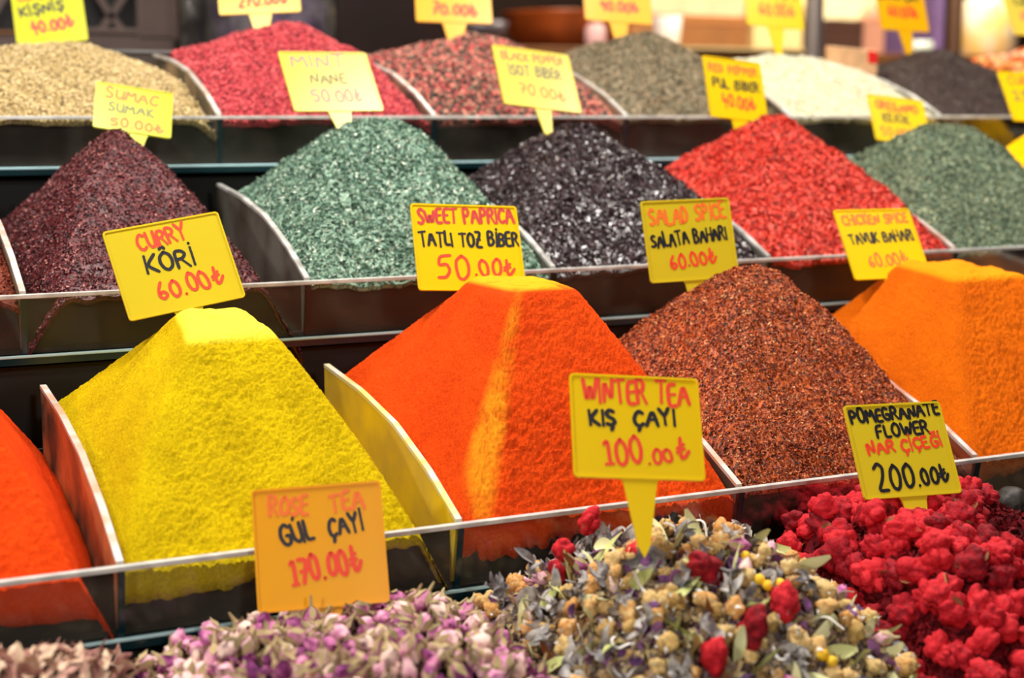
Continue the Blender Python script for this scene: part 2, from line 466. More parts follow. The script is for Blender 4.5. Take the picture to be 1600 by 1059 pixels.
_iv = np.array([(-1, _p, 0), (1, _p, 0), (-1, -_p, 0), (1, -_p, 0), (0, -1, _p), (0, 1, _p), (0, -1, -_p), (0, 1, -_p), (_p, 0, -1), (_p, 0, 1), (-_p, 0, -1), (-_p, 0, 1)]) / 1.9
_if = np.array([(0, 11, 5), (0, 5, 1), (0, 1, 7), (0, 7, 10), (0, 10, 11), (1, 5, 9), (5, 11, 4), (11, 10, 2), (10, 7, 6), (7, 1, 8), (3, 9, 4), (3, 4, 2), (3, 2, 6), (3, 6, 8), (3, 8, 9), (4, 9, 5), (2, 4, 11), (6, 2, 10), (8, 6, 7), (9, 8, 1)])
TEMPL['ball'] = (_iv, _if)

def flake_cloud(h, n, size, shape, seed, tilt=.95, lift=.6, coarse=0, bias=1.0, mixed=None):
    r = np.random.default_rng(seed)
    x = h.xl + (h.xr - h.xl) * r.random(n)
    # only the slopes that face the aisle and a strip behind the crest
    ymax = h.yc + .06
    y = h.y0 + (ymax - h.y0) * r.random(n)
    e = .0008
    z = h.z(x, y)
    zx = (h.z(x + e, y) - h.z(x - e, y)) / (2 * e); zy = (h.z(x, y + e) - h.z(x, y - e)) / (2 * e)
    if coarse:
        z = z + (vnoise(x * 24, y * 24, seed - 40 + 5) - .5) * coarse + (vnoise(x * 75, y * 75, seed - 40 + 6) - .5) * coarse * .5 + (vnoise(x * 210, y * 210, seed - 40 + 7) - .5) * coarse * .3
    N = np.stack([-zx, -zy, np.ones(n)], -1) + r.normal(0, tilt, (n, 3)); N /= np.linalg.norm(N, axis=1)[:, None]
    A = r.normal(0, 1, (n, 3)); A -= (A * N).sum(1)[:, None] * N; A /= np.linalg.norm(A, axis=1)[:, None]
    B = np.cross(N, A)
    sz = size * (.55 + .8 * r.random(n))
    tv, tf = TEMPL[shape]
    jit = 1 + r.normal(0, .18, (n, len(tv), 1))
    P = (A[:, None, :] * tv[None, :, 0:1] + B[:, None, :] * tv[None, :, 1:2] + N[:, None, :] * tv[None, :, 2:3]) * sz[:, None, None] * jit
    C = np.stack([x, y, z + size * lift * r.random(n)], -1)
    V = P + C[:, None, :]
    V[:, :, 0] = np.clip(V[:, :, 0], h.xl, h.xr)
    V[:, :, 1] = np.maximum(V[:, :, 1], h.yf + .0047)
    F = tf[None] + (np.arange(n) * len(tv))[:, None, None]
    T = np.repeat(r.random(n) ** bias, len(tv))
    return V.reshape(-1, 3), F.reshape(-1, 3), T

# ---- powders, second row
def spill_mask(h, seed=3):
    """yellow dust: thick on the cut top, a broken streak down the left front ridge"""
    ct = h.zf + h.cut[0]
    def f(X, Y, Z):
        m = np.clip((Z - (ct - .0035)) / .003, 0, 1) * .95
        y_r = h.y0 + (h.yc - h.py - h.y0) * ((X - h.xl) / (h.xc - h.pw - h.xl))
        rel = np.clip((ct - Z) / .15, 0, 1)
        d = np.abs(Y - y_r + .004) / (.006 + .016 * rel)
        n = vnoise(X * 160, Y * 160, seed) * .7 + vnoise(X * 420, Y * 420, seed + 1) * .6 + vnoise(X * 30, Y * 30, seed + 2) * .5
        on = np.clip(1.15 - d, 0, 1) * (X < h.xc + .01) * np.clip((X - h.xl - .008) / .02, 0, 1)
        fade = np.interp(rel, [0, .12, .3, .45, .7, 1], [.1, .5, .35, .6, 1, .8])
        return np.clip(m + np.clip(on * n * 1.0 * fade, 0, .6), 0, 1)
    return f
def lit_top(h):  # paler colour painted on the heap tops as bright overhead light
    ct = h.zf + (h.cut[0] if h.cut else h.za - h.zf)
    return lambda X, Y, Z: np.clip((Z - (ct - .006 + (h.cut[2] * (Y - h.yc) if h.cut else 0))) / .004, 0, 1)

H = {}
H['chili'] = Heap(1, -.05, .2, ay=.19, az=.150, pw=.022, py=.024, dl=.01, dr=.06, k=.006, df=.006)
H['curry'] = Heap(1, .2, .45, ax=.322, ay=.180, az=.156, pw=.014, py=.020, dl=.012, dr=.066, k=.008, df=.008, cut=(.1400, .02, .16))
H['paprika'] = Heap(1, .45, .7, ax=.578, ay=.158, az=.172, pw=.020, py=.036, cut=(.1590, 0, .04), dl=.004, dr=.014, k=.018, df=.006, db=.03)
H['salad'] = Heap(1, .7, .95, ax=.827, ay=.185, az=.172, pw=.010, py=.010, dl=.004, dr=.018, k=.030, df=.006)
H['orange'] = Heap(1, .95, 1.2, ax=1.078, ay=.182, az=.162, pw=.030, py=.034, dl=.004, dr=.01, k=.016, df=.006, cut=(.149, -.05, .08))
HO = {}
def heapo(key, name, mat, label, cat, group=None, **k):
    o = heap_object(name, H[key], mat, **k)
    tag(o, label, cat, group, 'stuff'); HO[key] = o
    return o
heapo('chili', 'powder_heap', powder('chili_powder', (238, 78, 14), (250, 150, 60), (200, 44, 6)), 'bright orange red powder heap cut off by the left photo edge, left of the yellow powder', 'spice heap', nx=240, ny=260, rough=(.0016, .0009), film=.034, jag=.3, seed=11)
heapo('curry', 'powder_heap', powder('curry_powder', (222, 192, 6), (252, 234, 70), (146, 118, 0)), 'yellow powder heap shaped as a flat topped pyramid under the CURRY sign', 'spice heap', nx=300, ny=340, rough=(.0019, .0008), film=.032, jag=.35, seed=12, mixf=lit_top(H['curry']))
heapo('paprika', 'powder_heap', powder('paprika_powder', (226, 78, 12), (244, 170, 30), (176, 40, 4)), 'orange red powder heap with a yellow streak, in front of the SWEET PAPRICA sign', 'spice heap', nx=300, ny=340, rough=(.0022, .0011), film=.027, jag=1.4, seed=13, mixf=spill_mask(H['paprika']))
heapo('orange', 'powder_heap', powder('orange_powder', (218, 104, 3), (238, 140, 12), (166, 64, 0)), 'orange powder heap at the right photo edge, behind the POMEGRANATE FLOWER sign', 'spice heap', nx=280, ny=300, rough=(.0024, .0009), film=.024, jag=1.2, seed=14, mixf=lit_top(H['orange']))
heapo('salad', 'spice_heap', ramp_mat('salad_spice', [(30, 10, 5), (84, 28, 10), (150, 60, 20), (214, 106, 40), (112, 34, 14), (190, 84, 34), (214, 160, 106)], .6, .4), 'coarse red brown spice mix heap in front of the SALAD SPICE sign', 'spice heap', nx=110, ny=130, film=.008, seed=15, coarse=.010,  # darkest and brightest tints put shade and highlights into the flake colours
      flakes=dict(n=42000, size=.00120, shape='chip', tilt=1.0, lift=1.4))
# ---- third row
def cone(t, xl, xr, **k):
    d = dict(pw=.006, py=.006, dl=.004, dr=.012, k=.024, df=.005)
    d.update(k); return Heap(t, xl, xr, **d)
H['brown'] = cone(2, -.06, .19, az=.13)
H['sumac'] = cone(2, .19, .44, ax=.320, ay=.225, az=.140, k=.016, dl=.056, dr=.078, pw=.004)
H['mint'] = cone(2, .44, .692, ax=.578, ay=.185, az=.152, pw=.018, py=.014, k=.026)
H['isot'] = cone(2, .692, .948, ax=.822, ay=.20, az=.148, pw=.010, k=.024)
H['pul'] = cone(2, .948, 1.2, ax=1.078, ay=.19, az=.156, k=.018)
H['oreg'] = cone(2, 1.2, 1.448, ax=1.335, ay=.185, az=.150, pw=.016, py=.012, k=.026)
H['gold'] = Heap(2, 1.45, 1.7, ay=.19, az=.150, pw=.026, py=.024, k=.008)
heapo('brown', 'spice_heap', ramp_mat('brown_flakes', [(60, 20, 14), (120, 46, 28), (160, 80, 40)], .7), 'brown spice heap just showing at the left photo edge, left of the dark red sumac', 'spice heap', nx=80, ny=90, film=.006, seed=21, flakes=dict(n=9000, size=.0016, shape='chip'))
heapo('sumac', 'spice_heap', ramp_mat('sumac_flakes', [(34, 8, 12), (66, 16, 22), (94, 28, 34), (122, 46, 50), (186, 120, 112)], .5, .5), 'dark maroon sumac heap behind the CURRY sign', 'spice heap', nx=110, ny=120, film=.008, seed=22, coarse=.008, flakes=dict(n=26000, size=.0014, shape='chip', tilt=1.0, bias=1.3))
heapo('mint', 'spice_heap', ramp_mat('mint_flakes', [(26, 52, 42), (80, 116, 98), (152, 180, 158), (104, 140, 120), (230, 238, 220)], .7, .3), 'pale green dried mint heap left of the SWEET PAPRICA sign', 'spice heap', nx=110, ny=120, film=.007, seed=23, coarse=.009, flakes=dict(n=18000, size=.0027, shape='leaf', tilt=1.1, bias=1.1))  # extreme tints paint pale highlights and dark shade into the leaves
heapo('isot', 'spice_heap', ramp_mat('black_pepper_flakes', [(26, 16, 20), (40, 26, 30), (56, 38, 42), (84, 60, 66)], .28, .8), 'glossy black pepper flake heap left of the SALAD SPICE sign', 'spice heap', nx=110, ny=120, film=.007, seed=24, coarse=.009, flakes=dict(n=17000, size=.0022, shape='chip', tilt=.8))
heapo('pul', 'spice_heap', ramp_mat('red_pepper_flakes', [(96, 14, 8), (170, 30, 20), (224, 56, 38), (240, 104, 80), (206, 46, 30)], .55, .4), 'bright red pepper flake heap between the black and grey green heaps', 'spice heap', nx=110, ny=120, film=.008, seed=25, coarse=.010, flakes=dict(n=18000, size=.0023, shape='chip', tilt=1.0))
heapo('oreg', 'spice_heap', ramp_mat('oregano_flakes', [(30, 44, 34), (84, 102, 82), (126, 140, 112), (186, 190, 154)], .75), 'grey green dried herb heap at the right, right of the red pepper flakes', 'spice heap', nx=110, ny=120, film=.007, seed=26, coarse=.009, flakes=dict(n=17000, size=.0024, shape='leaf', tilt=1.1))
heapo('gold', 'powder_heap', powder('gold_powder', (250, 196, 4), (252, 214, 30), (226, 160, 0)), 'golden yellow powder heap peeking in at the right photo edge, behind the grey green herbs', 'spice heap', nx=120, ny=130, rough=(.001, .0006), film=.01, seed=27, mixf=lit_top(H['gold']))
# ---- top row
H['cori'] = cone(3, .2, .448, ax=.325, ay=.222, az=.092, dl=.0, dr=.022, k=.024)
H['petal'] = cone(3, .448, .7, ax=.586, ay=.175, az=.116, dl=.0, dr=.018, pw=.010, k=.018)
H['mix'] = cone(3, .7, .955, ax=.834, ay=.185, az=.110, dl=.0, dr=.014, k=.022)
H['grey'] = cone(3, .955, 1.2, ax=1.080, ay=.18, az=.120, dl=.0, dr=.014, pw=.012, k=.026)
H['cream'] = cone(3, 1.2, 1.448, ax=1.318, ay=.19, az=.094, dl=.0, dr=.004, pw=.010, k=.022)
H['black'] = cone(3, 1.448, 1.7, ax=1.590, ay=.19, az=.106, dl=.050, dr=.012, pw=.014, k=.022)
H['nuts'] = cone(3, 1.7, 1.95, ax=1.835, ay=.19, az=.104, dl=-.004, dr=.012, pw=.02, k=.026)
def top(key, cols, label, seed, n, size, shape, rough=.6, **k):
    heapo(key, 'spice_heap', ramp_mat(key + '_bits', cols, rough, .4), label, 'spice heap', nx=80, ny=90, film=.007, seed=seed, coarse=.008, flakes=dict(n=n, size=size, shape=shape, **k))
top('cori', [(40, 34, 24), (150, 126, 80), (196, 172, 116), (222, 198, 146), (236, 216, 170)], 'beige coriander seed heap at the top left corner', 31, 15000, .0019, 'seed', bias=.62, lift=1.8, tilt=1.2)
top('petal', [(96, 20, 30), (170, 44, 56), (214, 78, 86), (238, 116, 118)], 'pink red dried berry heap in the top row behind the MINT sign', 32, 11000, .0024, 'seed', bias=.8, lift=1.2)
top('mix', [(44, 42, 34), (74, 66, 54), (60, 52, 44), (196, 70, 72), (96, 80, 66), (210, 150, 124), (226, 96, 92)], 'mixed heap of black, tan and pink peppercorns in the top row', 33, 9000, .0023, 'ball', lift=1.4)
top('grey', [(62, 60, 46), (116, 108, 84), (150, 132, 104), (186, 160, 128)], 'grey brown leafy heap in the top row, right of the peppercorns', 34, 11000, .0027, 'leaf')
top('cream', [(170, 156, 112), (212, 204, 168), (232, 226, 200), (240, 236, 216)], 'cream white seed heap in the top row', 35, 13000, .0021, 'seed', bias=.6, lift=1.2)
top('black', [(30, 22, 20), (54, 38, 34), (84, 62, 54)], 'black dried leaf heap in the top row, right of the cream seeds', 36, 11000, .0026, 'needle', tilt=.8)
top('nuts', [(150, 60, 24), (220, 110, 40), (240, 158, 80), (240, 200, 160), (206, 80, 40)], 'orange brown heap of dried pieces at the top right corner', 37, 2200, .0066, 'ball', lift=1.6)

# ------------------------------------------------------------------ price signs
G = {
 'A': (.8, [[(0, 0), (.42, 1), (.8, 0)], [(.15, .38), (.68, .38)]]),
 'B': (.65, [[(0, 0), (0, 1), (.4, .97), (.55, .78), (.4, .55), (.02, .52)], [(.4, .53), (.65, .3), (.45, .02), (0, 0)]]),
 'C': (.65, [[(.65, .85), (.4, 1), (.12, .82), (0, .45), (.15, .1), (.42, 0), (.65, .15)]]),
 'D': (.65, [[(0, 0), (.02, 1), (.4, .9), (.64, .5), (.42, .08), (0, 0)]]),
 'E': (.55, [[(.55, 1), (.02, .97), (0, 0), (.55, .03)], [(0, .52), (.45, .54)]]),
 'F': (.55, [[(.55, 1), (.02, .97), (0, 0)], [(0, .52), (.42, .54)]]),
 'G': (.7, [[(.65, .85), (.4, 1), (.12, .82), (0, .45), (.15, .1), (.42, 0), (.68, .12), (.68, .45), (.4, .45)]]),
 'H': (.65, [[(0, 0), (0, 1)], [(.65, 0), (.65, 1)], [(0, .5), (.65, .5)]]),
 'I': (.12, [[(.06, 0), (.06, 1)]]),
 'K': (.65, [[(.05, 0), (.05, 1)], [(.62, 1), (.08, .45), (.65, 0)]]),
 'L': (.5, [[(0, 1), (0, 0), (.5, .02)]]),
 'M': (.85, [[(0, 0), (.1, 1), (.42, .35), (.75, 1), (.85, 0)]]),
 'N': (.7, [[(0, 0), (.05, 1), (.62, 0), (.68, 1)]]),
 'O': (.7, [[(.35, 1), (.08, .8), (0, .45), (.12, .1), (.38, 0), (.62, .15), (.7, .5), (.6, .85), (.35, 1)]]),
 'P': (.6, [[(0, 0), (0, 1), (.4, .98), (.6, .75), (.42, .5), (.02, .46)]]),
 'R': (.65, [[(0, 0), (0, 1), (.4, .98), (.58, .76), (.4, .52), (.04, .48)], [(.28, .5), (.65, 0)]]),
 'S': (.6, [[(.58, .88), (.32, 1), (.05, .8), (.15, .58), (.48, .42), (.58, .2), (.3, 0), (0, .1)]]),
 'T': (.7, [[(0, .97), (.7, 1)], [(.36, 1), (.33, 0)]]),
 'U': (.65, [[(0, 1), (.02, .25), (.3, 0), (.58, .22), (.64, 1)], [(.64, 1), (.66, 0)]]),
 'V': (.7, [[(0, 1), (.34, 0), (.7, 1)]]),
 'W': (1.0, [[(0, 1), (.25, 0), (.5, .85), (.72, 0), (1.0, 1)]]),
 'Y': (.7, [[(0, 1), (.35, .5), (.7, 1)], [(.35, .5), (.33, 0)]]),
 'Z': (.65, [[(0, 1), (.62, .97), (0, .02), (.65, 0)], [(.15, .5), (.5, .5)]]),
 '0': (.55, [[(.28, 1), (.05, .8), (0, .45), (.1, .1), (.3, 0), (.5, .15), (.55, .5), (.48, .85), (.28, 1)]]),
 '1': (.3, [[(0, .82), (.2, 1), (.2, 0)], [(0, 0), (.36, 0)]]),
 '2': (.6, [[(.02, .8), (.28, 1), (.5, .8), (.42, .45), (.02, .02), (.6, .04)]]),
 '4': (.6, [[(.2, 1), (.02, .4), (.6, .42)], [(.42, .7), (.38, -.1)]]),
 '5': (.6, [[(.58, 1), (.1, .97), (.05, .58), (.38, .62), (.58, .35), (.4, .04), (.05, .05)]]),
 '6': (.55, [[(.4, 1), (.08, .6), (.02, .2), (.28, 0), (.55, .22), (.35, .48), (.05, .3)]]),
 '7': (.55, [[(0, 1), (.55, .98), (.2, 0)], [(.12, .5), (.48, .52)]]),
 '9': (.55, [[(.5, .7), (.3, .98), (.05, .75), (.2, .5), (.5, .62), (.5, .95), (.42, 0)]]),
 '.': (.14, [[(.05, .02), (.08, .05)]]),
 '₺': (.6, [[(.2, 1.1), (.18, .05), (.42, .08), (.66, .45)], [(0, .55), (.42, .78)], [(0, .34), (.42, .56)]]),
 ' ': (.4, []),
}
def glyph(c):
    base = {'Ç': 'C', 'Ş': 'S', 'İ': 'I', 'Ğ': 'G', 'Ü': 'U', 'Ô': 'O'}.get(c, c)
    wd, st = G[base]
    st = [list(s) for s in st]
    if c in 'ÇŞ': st.append([(wd * .5, 0), (wd * .6, -.14), (wd * .45, -.28)])
    if c == 'İ': st.append([(.06, 1.22), (.08, 1.25)])
    if c == 'Ğ': st.append([(.15, 1.25), (.35, 1.15), (.55, 1.27)])
    if c == 'Ü': st.append([(.28, 1.2), (.3, 1.3)])
    if c == 'Ô': st.append([(.2, 1.2), (.34, 1.42), (.48, 1.2)])
    return wd, st

def letter_line(text, W, Hh, u0, v0, u1, v1, hgt, thick, seed):
    """marker strokes on a plate of W x Hh; u,v fractions (0..1, v up); returns MB in plate xz"""
    r = np.random.default_rng(seed)
    x0, z0, x1, z1 = (u0 - .5) * W, (v0 - .5) * Hh, (u1 - .5) * W, (v1 - .5) * Hh
    h = hgt * Hh
    tot = sum(glyph(c)[0] + .22 for c in text) - .22
    L = math.hypot(x1 - x0, z1 - z0)
    sx = L / tot
    ca, sa = (x1 - x0) / L, (z1 - z0) / L
    mb = MB(); cur = 0; half = thick * .64
    for c in text:
        wd, sts = glyph(c)
        small = c in '.'
        jy = r.normal(0, .04); js = r.normal(0, .05); hs = 1 + r.normal(0, .06)
        for st in sts:
            pts = []
            for (a, b) in st:
                a2 = cur + a + js * b; b2 = (b * hs + jy)
                lx = a2 * sx; lz = b2 * h
                pts.append((x0 + lx * ca - lz * sa + r.normal(0, h * .012), z0 + lx * sa + lz * ca + r.normal(0, h * .012)))
            # round off the corners
            for _ in range(2):
                if len(pts) > 2:
                    q = [pts[0]]
                    for i in range(len(pts) - 1):
                        (ax, az), (bx, bz) = pts[i], pts[i + 1]
                        q += [(ax * .8 + bx * .2, az * .8 + bz * .2), (ax * .2 + bx * .8, az * .2 + bz * .8)]
                    q.append(pts[-1]); pts = q
            lv = -.0003 - .00003 * len(mb.f) / 400
            left, right = [], []
            for i, (px, pz) in enumerate(pts):
                a = pts[max(i - 1, 0)]; b = pts[min(i + 1, len(pts) - 1)]
                dx, dz = b[0] - a[0], b[1] - a[1]; d = math.hypot(dx, dz) or 1
                dx /= d; dz /= d
                e = half * (.72 if i in (0, len(pts) - 1) else 1)
                left.append((px - dz * e, lv, pz + dx * e)); right.append((px + dz * e, lv, pz - dx * e))
            n = len(pts)
            mb.add(left + right, [(i, i + 1, n + i + 1, n + i) for i in range(n - 1)])
            for end, (dx, dz) in ((0, (-1, 0)), (n - 1, (1, 0))):
                px, pz = pts[end]
                ring = [(px + half * .85 * math.cos(t), lv - .00002, pz + half * .85 * math.sin(t)) for t in np.linspace(0, 6.283, 9)[:-1]]
                mb.add(ring, [tuple(range(8))])
        cur += wd + .22
    return mb

INK = {'r': plain('red_marker', (230, 62, 26), .5), 'o': plain('faded_orange_marker', (240, 110, 30), .5), 'k': plain('black_marker', (24, 20, 26), .45), 'f': plain('faded_grey_marker', (110, 104, 60), .5), 'm': plain('dark_red_marker', (190, 50, 44), .5), 'p': plain('pink_marker', (226, 120, 110), .5)}
def plastic(n, c, tr=.3, rough=.3):
    return plain(n, c, rough, trans=tr, spec=.6)
PL = {'lemon': plastic('lemon_plastic', (228, 206, 40)), 'deep': plastic('deep_yellow_plastic', (246, 190, 8)), 'green': plastic('yellow_green_plastic', (214, 214, 10)),
      'pale': plastic('pale_yellow_plastic', (246, 226, 90)), 'orange': plastic('backlit_orange_plastic', (246, 176, 10), .25), 'bright': plastic('bright_yellow_plastic', (244, 212, 10))}  # the rose sign's backlit glow is put into its orange plastic colour

# position, rotation vector, width and height of each plate, fitted to the photograph
TAGS = {
    'curry': (0.2997, 1.2536, -0.1221, -0.4706, -0.1567, 0.0436, 0.0995, 0.0790),
    'sweet': (0.5586, 1.2403, -0.1163, -0.4679, 0.0718, -0.0973, 0.0997, 0.0822),
    'salad': (0.7940, 1.2463, -0.1182, -0.2760, -0.0091, -0.0616, 0.0959, 0.0789),
    'tavuk': (1.0337, 1.2563, -0.1312, -0.5638, 0.0178, -0.0481, 0.0941, 0.0803),
    'sumac': (0.3456, 1.6010, 0.0050, -0.6573, 0.1964, -0.0782, 0.0782, 0.0597),
    'mint': (0.5429, 1.5556, 0.0348, -0.6519, -0.0176, 0.0274, 0.0992, 0.0783),
    'isot': (0.7945, 1.5736, 0.0402, -0.5844, 0.0928, 0.0600, 0.0999, 0.0805),
    'pul': (1.0617, 1.5708, 0.0304, -0.3366, 0.0646, 0.1393, 0.0917, 0.0769),
    'oreg': (1.3205, 1.5791, -0.0066, -0.5202, 0.1271, -0.0559, 0.0858, 0.0677),
    'edge': (1.5467, 1.5817, 0.0245, -0.5156, 0.0179, -0.0119, 0.0921, 0.0752),
    'rose': (0.3304, 0.9850, -0.2948, -0.4143, 0.0209, -0.2935, 0.0900, 0.0850),
    'winter': (0.5370, 0.9074, -0.2152, -0.5004, 0.1416, -0.2286, 0.0942, 0.0755),
    'pome': (0.7932, 0.9309, -0.2605, -0.5042, 0.0486, -0.0953, 0.0891, 0.0764),
    'cori': (0.3144, 1.8950, 0.1158, -0.5034, -0.0557, -0.2357, 0.0812, 0.0762),
    'bar': (0.5516, 1.8392, 0.1531, -0.5030, 0.0182, -0.2836, 0.0970, 0.0747),
    'mix': (0.8160, 1.8569, 0.1513, -0.4780, 0.0872, -0.2580, 0.0990, 0.0775),
    'grey': (1.0650, 1.8672, 0.1603, -0.4193, 0.0977, -0.1740, 0.0968, 0.0787),
    'cream': (1.3294, 1.8759, 0.1631, -0.3447, 0.0734, -0.0485, 0.0958, 0.0816),
    'black': (1.5807, 1.8959, 0.1662, -0.3108, 0.0154, 0.0345, 0.0941, 0.0829),
    'nuts': (1.8307, 1.8875, 0.1666, -0.4362, -0.0222, 0.0473, 0.0980, 0.0918),
}
SIGNS = {
 'curry': ('lemon', .05, .022, 'lemon yellow sign CURRY KÖRİ 60.00₺ stuck behind the yellow powder peak', [('CURRY', .26, .72, .68, .76, .17, 'r', .0020), ('KÔRİ', .26, .46, .68, .47, .19, 'k', .0022), ('60.00₺', .30, .15, .86, .20, .19, 'r', .0021)]),
 'sweet': ('bright', .05, .022, 'yellow sign SWEET PAPRICA TATLI TOZ BİBER 50.00₺ behind the orange red powder peak', [('SWEET PAPRICA', .06, .77, .96, .79, .17, 'm', .0022), ('TATLI TOZ BİBER', .06, .51, .98, .52, .16, 'k', .0021), ('50', .18, .13, .48, .14, .25, 'r', .0022), ('.00₺', .54, .17, .90, .18, .18, 'r', .0022)]),
 'salad': ('lemon', .05, .022, 'yellow sign SALAD SPICE SALATA BAHARI behind the coarse red brown heap', [('SALAD SPICE', .08, .70, .94, .76, .2, 'o', .0022), ('SALATA BAHARI', .07, .42, .92, .49, .16, 'k', .0021), ('60.00₺', .25, .14, .76, .20, .17, 'r', .0021)]),
 'tavuk': ('bright', .05, .022, 'yellow sign CHICKEN SPICE TAVUK BAHARI behind the orange powder peak', [('CHICKEN SPICE', .08, .78, .94, .80, .14, 'o', .0021), ('TAVUK BAHARI', .10, .50, .94, .54, .15, 'k', .0019), ('60.00₺', .25, .17, .76, .20, .17, 'o', .002)]),
 'sumac': ('green', .05, .030, 'small shiny yellow green sign SUMAC SUMAK 50.00₺ in the dark maroon heap', [('SUMAC', .14, .70, .80, .66, .22, 'o', .0019), ('SUMAK', .18, .42, .76, .40, .18, 'f', .0015), ('50.00₺', .22, .10, .88, .08, .18, 'o', .0018)]),
 'mint': ('lemon', .05, .024, 'slanting shiny yellow sign MINT NANE 50.00₺ over the pale green heap', [('MINT', .12, .74, .72, .74, .2, 'p', .002), ('NANE', .28, .48, .68, .46, .16, 'f', .0018), ('50.00₺', .24, .16, .80, .16, .2, 'p', .002)]),
 'isot': ('lemon', .05, .020, 'shiny yellow sign ISOT BİBER over the black pepper flakes', [('BLACK PEPPER', .10, .78, .90, .80, .13, 'o', .0018), ('ISOT BİBER', .16, .52, .84, .54, .17, 'f', .002), ('70.00₺', .24, .22, .82, .16, .18, 'o', .0018)]),
 'pul': ('bright', .05, .024, 'yellow sign PUL BİBER 40.00₺ behind the red pepper peak', [('RED PEPPER', .08, .76, .92, .76, .13, 'o', .0022), ('PUL BİBER', .12, .50, .92, .50, .15, 'k', .002), ('40.00₺', .24, .20, .80, .18, .2, 'r', .0022)]),
 'oreg': ('bright', .05, .022, 'yellow sign OREGANO KEKİK behind the grey green peak', [('OREGANO', .12, .70, .86, .70, .18, 'r', .002), ('KEKİK', .20, .42, .68, .44, .18, 'k', .0018), ('50.00₺', .12, .12, .70, .14, .18, 'o', .002)]),
 'edge': ('bright', .05, .022, 'yellow sign cut off by the right photo edge, over the golden powder', [('CURRY', .15, .74, .8, .74, .16, 'o', .002), ('25.00', .15, .42, .8, .42, .2, 'f', .002)]),
 'rose': ('orange', .03, .024, 'blurred yellow sign, coloured orange as if backlit, ROSE TEA GÜL ÇAYI 170.00₺ in the rosebuds', [('ROSE', .13, .78, .42, .77, .15, 'o', .0020), ('TEA', .60, .76, .86, .78, .15, 'o', .0020), ('GÜL', .22, .52, .46, .56, .16, 'k', .0021), ('ÇAYI', .58, .57, .84, .60, .16, 'k', .0020), ('170.00₺', .28, .20, .80, .27, .2, 'r', .0024)]),
 'winter': ('bright', .055, .024, 'bright yellow sign WINTER TEA KIŞ ÇAYI 100.00₺ on a pointed stem', [('WINTER TEA', .10, .72, .92, .74, .22, 'r', .0023), ('KIŞ', .14, .50, .34, .51, .15, 'k', .0024), ('ÇAYI', .48, .50, .80, .53, .16, 'k', .0023), ('100', .25, .12, .53, .14, .24, 'r', .0022), ('.00', .57, .15, .76, .17, .13, 'r', .0019), ('₺', .80, .20, .88, .20, .2, 'r', .0022)]),
 'pome': ('lemon', .05, .022, 'yellow sign POMEGRANATE FLOWER NAR ÇİÇEĞİ 200.00₺ over the red dried flowers', [('POMEGRANATE', .05, .80, .97, .86, .14, 'k', .0021), ('FLOWER', .28, .63, .82, .66, .13, 'k', .0020), ('NAR', .15, .46, .42, .49, .13, 'r', .0020), ('ÇİÇEĞİ', .50, .48, .92, .51, .13, 'r', .0019), ('200', .16, .06, .54, .08, .28, 'k', .0023), ('.00₺', .58, .10, .90, .13, .17, 'k', .0022)]),
 'cori': ('green', .05, .024, 'yellow green sign KİŞNİŞ 40.00₺ at the top left corner', [('CORIANDER', .10, .80, .9, .80, .12, 'r', .0018), ('KİŞNİŞ', .10, .52, .72, .58, .16, 'k', .0022), ('40.00₺', .24, .20, .82, .26, .2, 'm', .0024)]),
 'bar': ('bright', .05, .026, 'yellow sign above the pink red berries, cut off by the top photo edge', [('270.00₺', .24, .12, .84, .16, .24, 'r', .0028)]),
 'mix': ('deep', .05, .030, 'deep yellow sign above the mixed peppercorns, cut off by the top photo edge', [('70.00₺', .22, .16, .80, .14, .2, 'r', .003)]),
 'grey': ('deep', .05, .026, 'deep yellow sign above the grey brown leaves, cut off by the top photo edge', [('90.00₺', .24, .22, .80, .20, .18, 'r', .003)]),
 'cream': ('bright', .05, .026, 'yellow sign above the cream seeds, cut off by the top photo edge', [('SUSAM', .10, .56, .90, .56, .16, 'k', .0026), ('60.00₺', .24, .22, .84, .22, .2, 'o', .0030)]),
 'black': ('deep', .05, .026, 'orange yellow sign above the black dried leaves, cut off by the top photo edge', [('SİYAH ÇAY', .06, .60, .90, .58, .14, 'k', .0026), ('60.00₺', .20, .28, .80, .26, .2, 'r', .0030)]),
 'nuts': ('pale', .05, .026, 'pale yellow sign at the top right corner', [('60.00₺', .26, .30, .8, .28, .16, 'p', .0024), ('KABUK', .2, .56, .7, .56, .14, 'f', .002)]),
}
def rot_of(wv):
    v = Vector(wv); a = v.length
    return Matrix.Rotation(a, 4, v.normalized()) if a > 1e-9 else Matrix.Identity(4)

def rrect(W, Hh, r, y, n=4):
    pts = []
    for cx, cz, a0 in ((W / 2 - r, Hh / 2 - r, 0), (-W / 2 + r, Hh / 2 - r, 90), (-W / 2 + r, -Hh / 2 + r, 180), (W / 2 - r, -Hh / 2 + r, 270)):
        for i in range(n + 1):
            a = math.radians(a0 + 90 * i / n); pts.append((cx + r * math.cos(a), y, cz + r * math.sin(a)))
    return pts

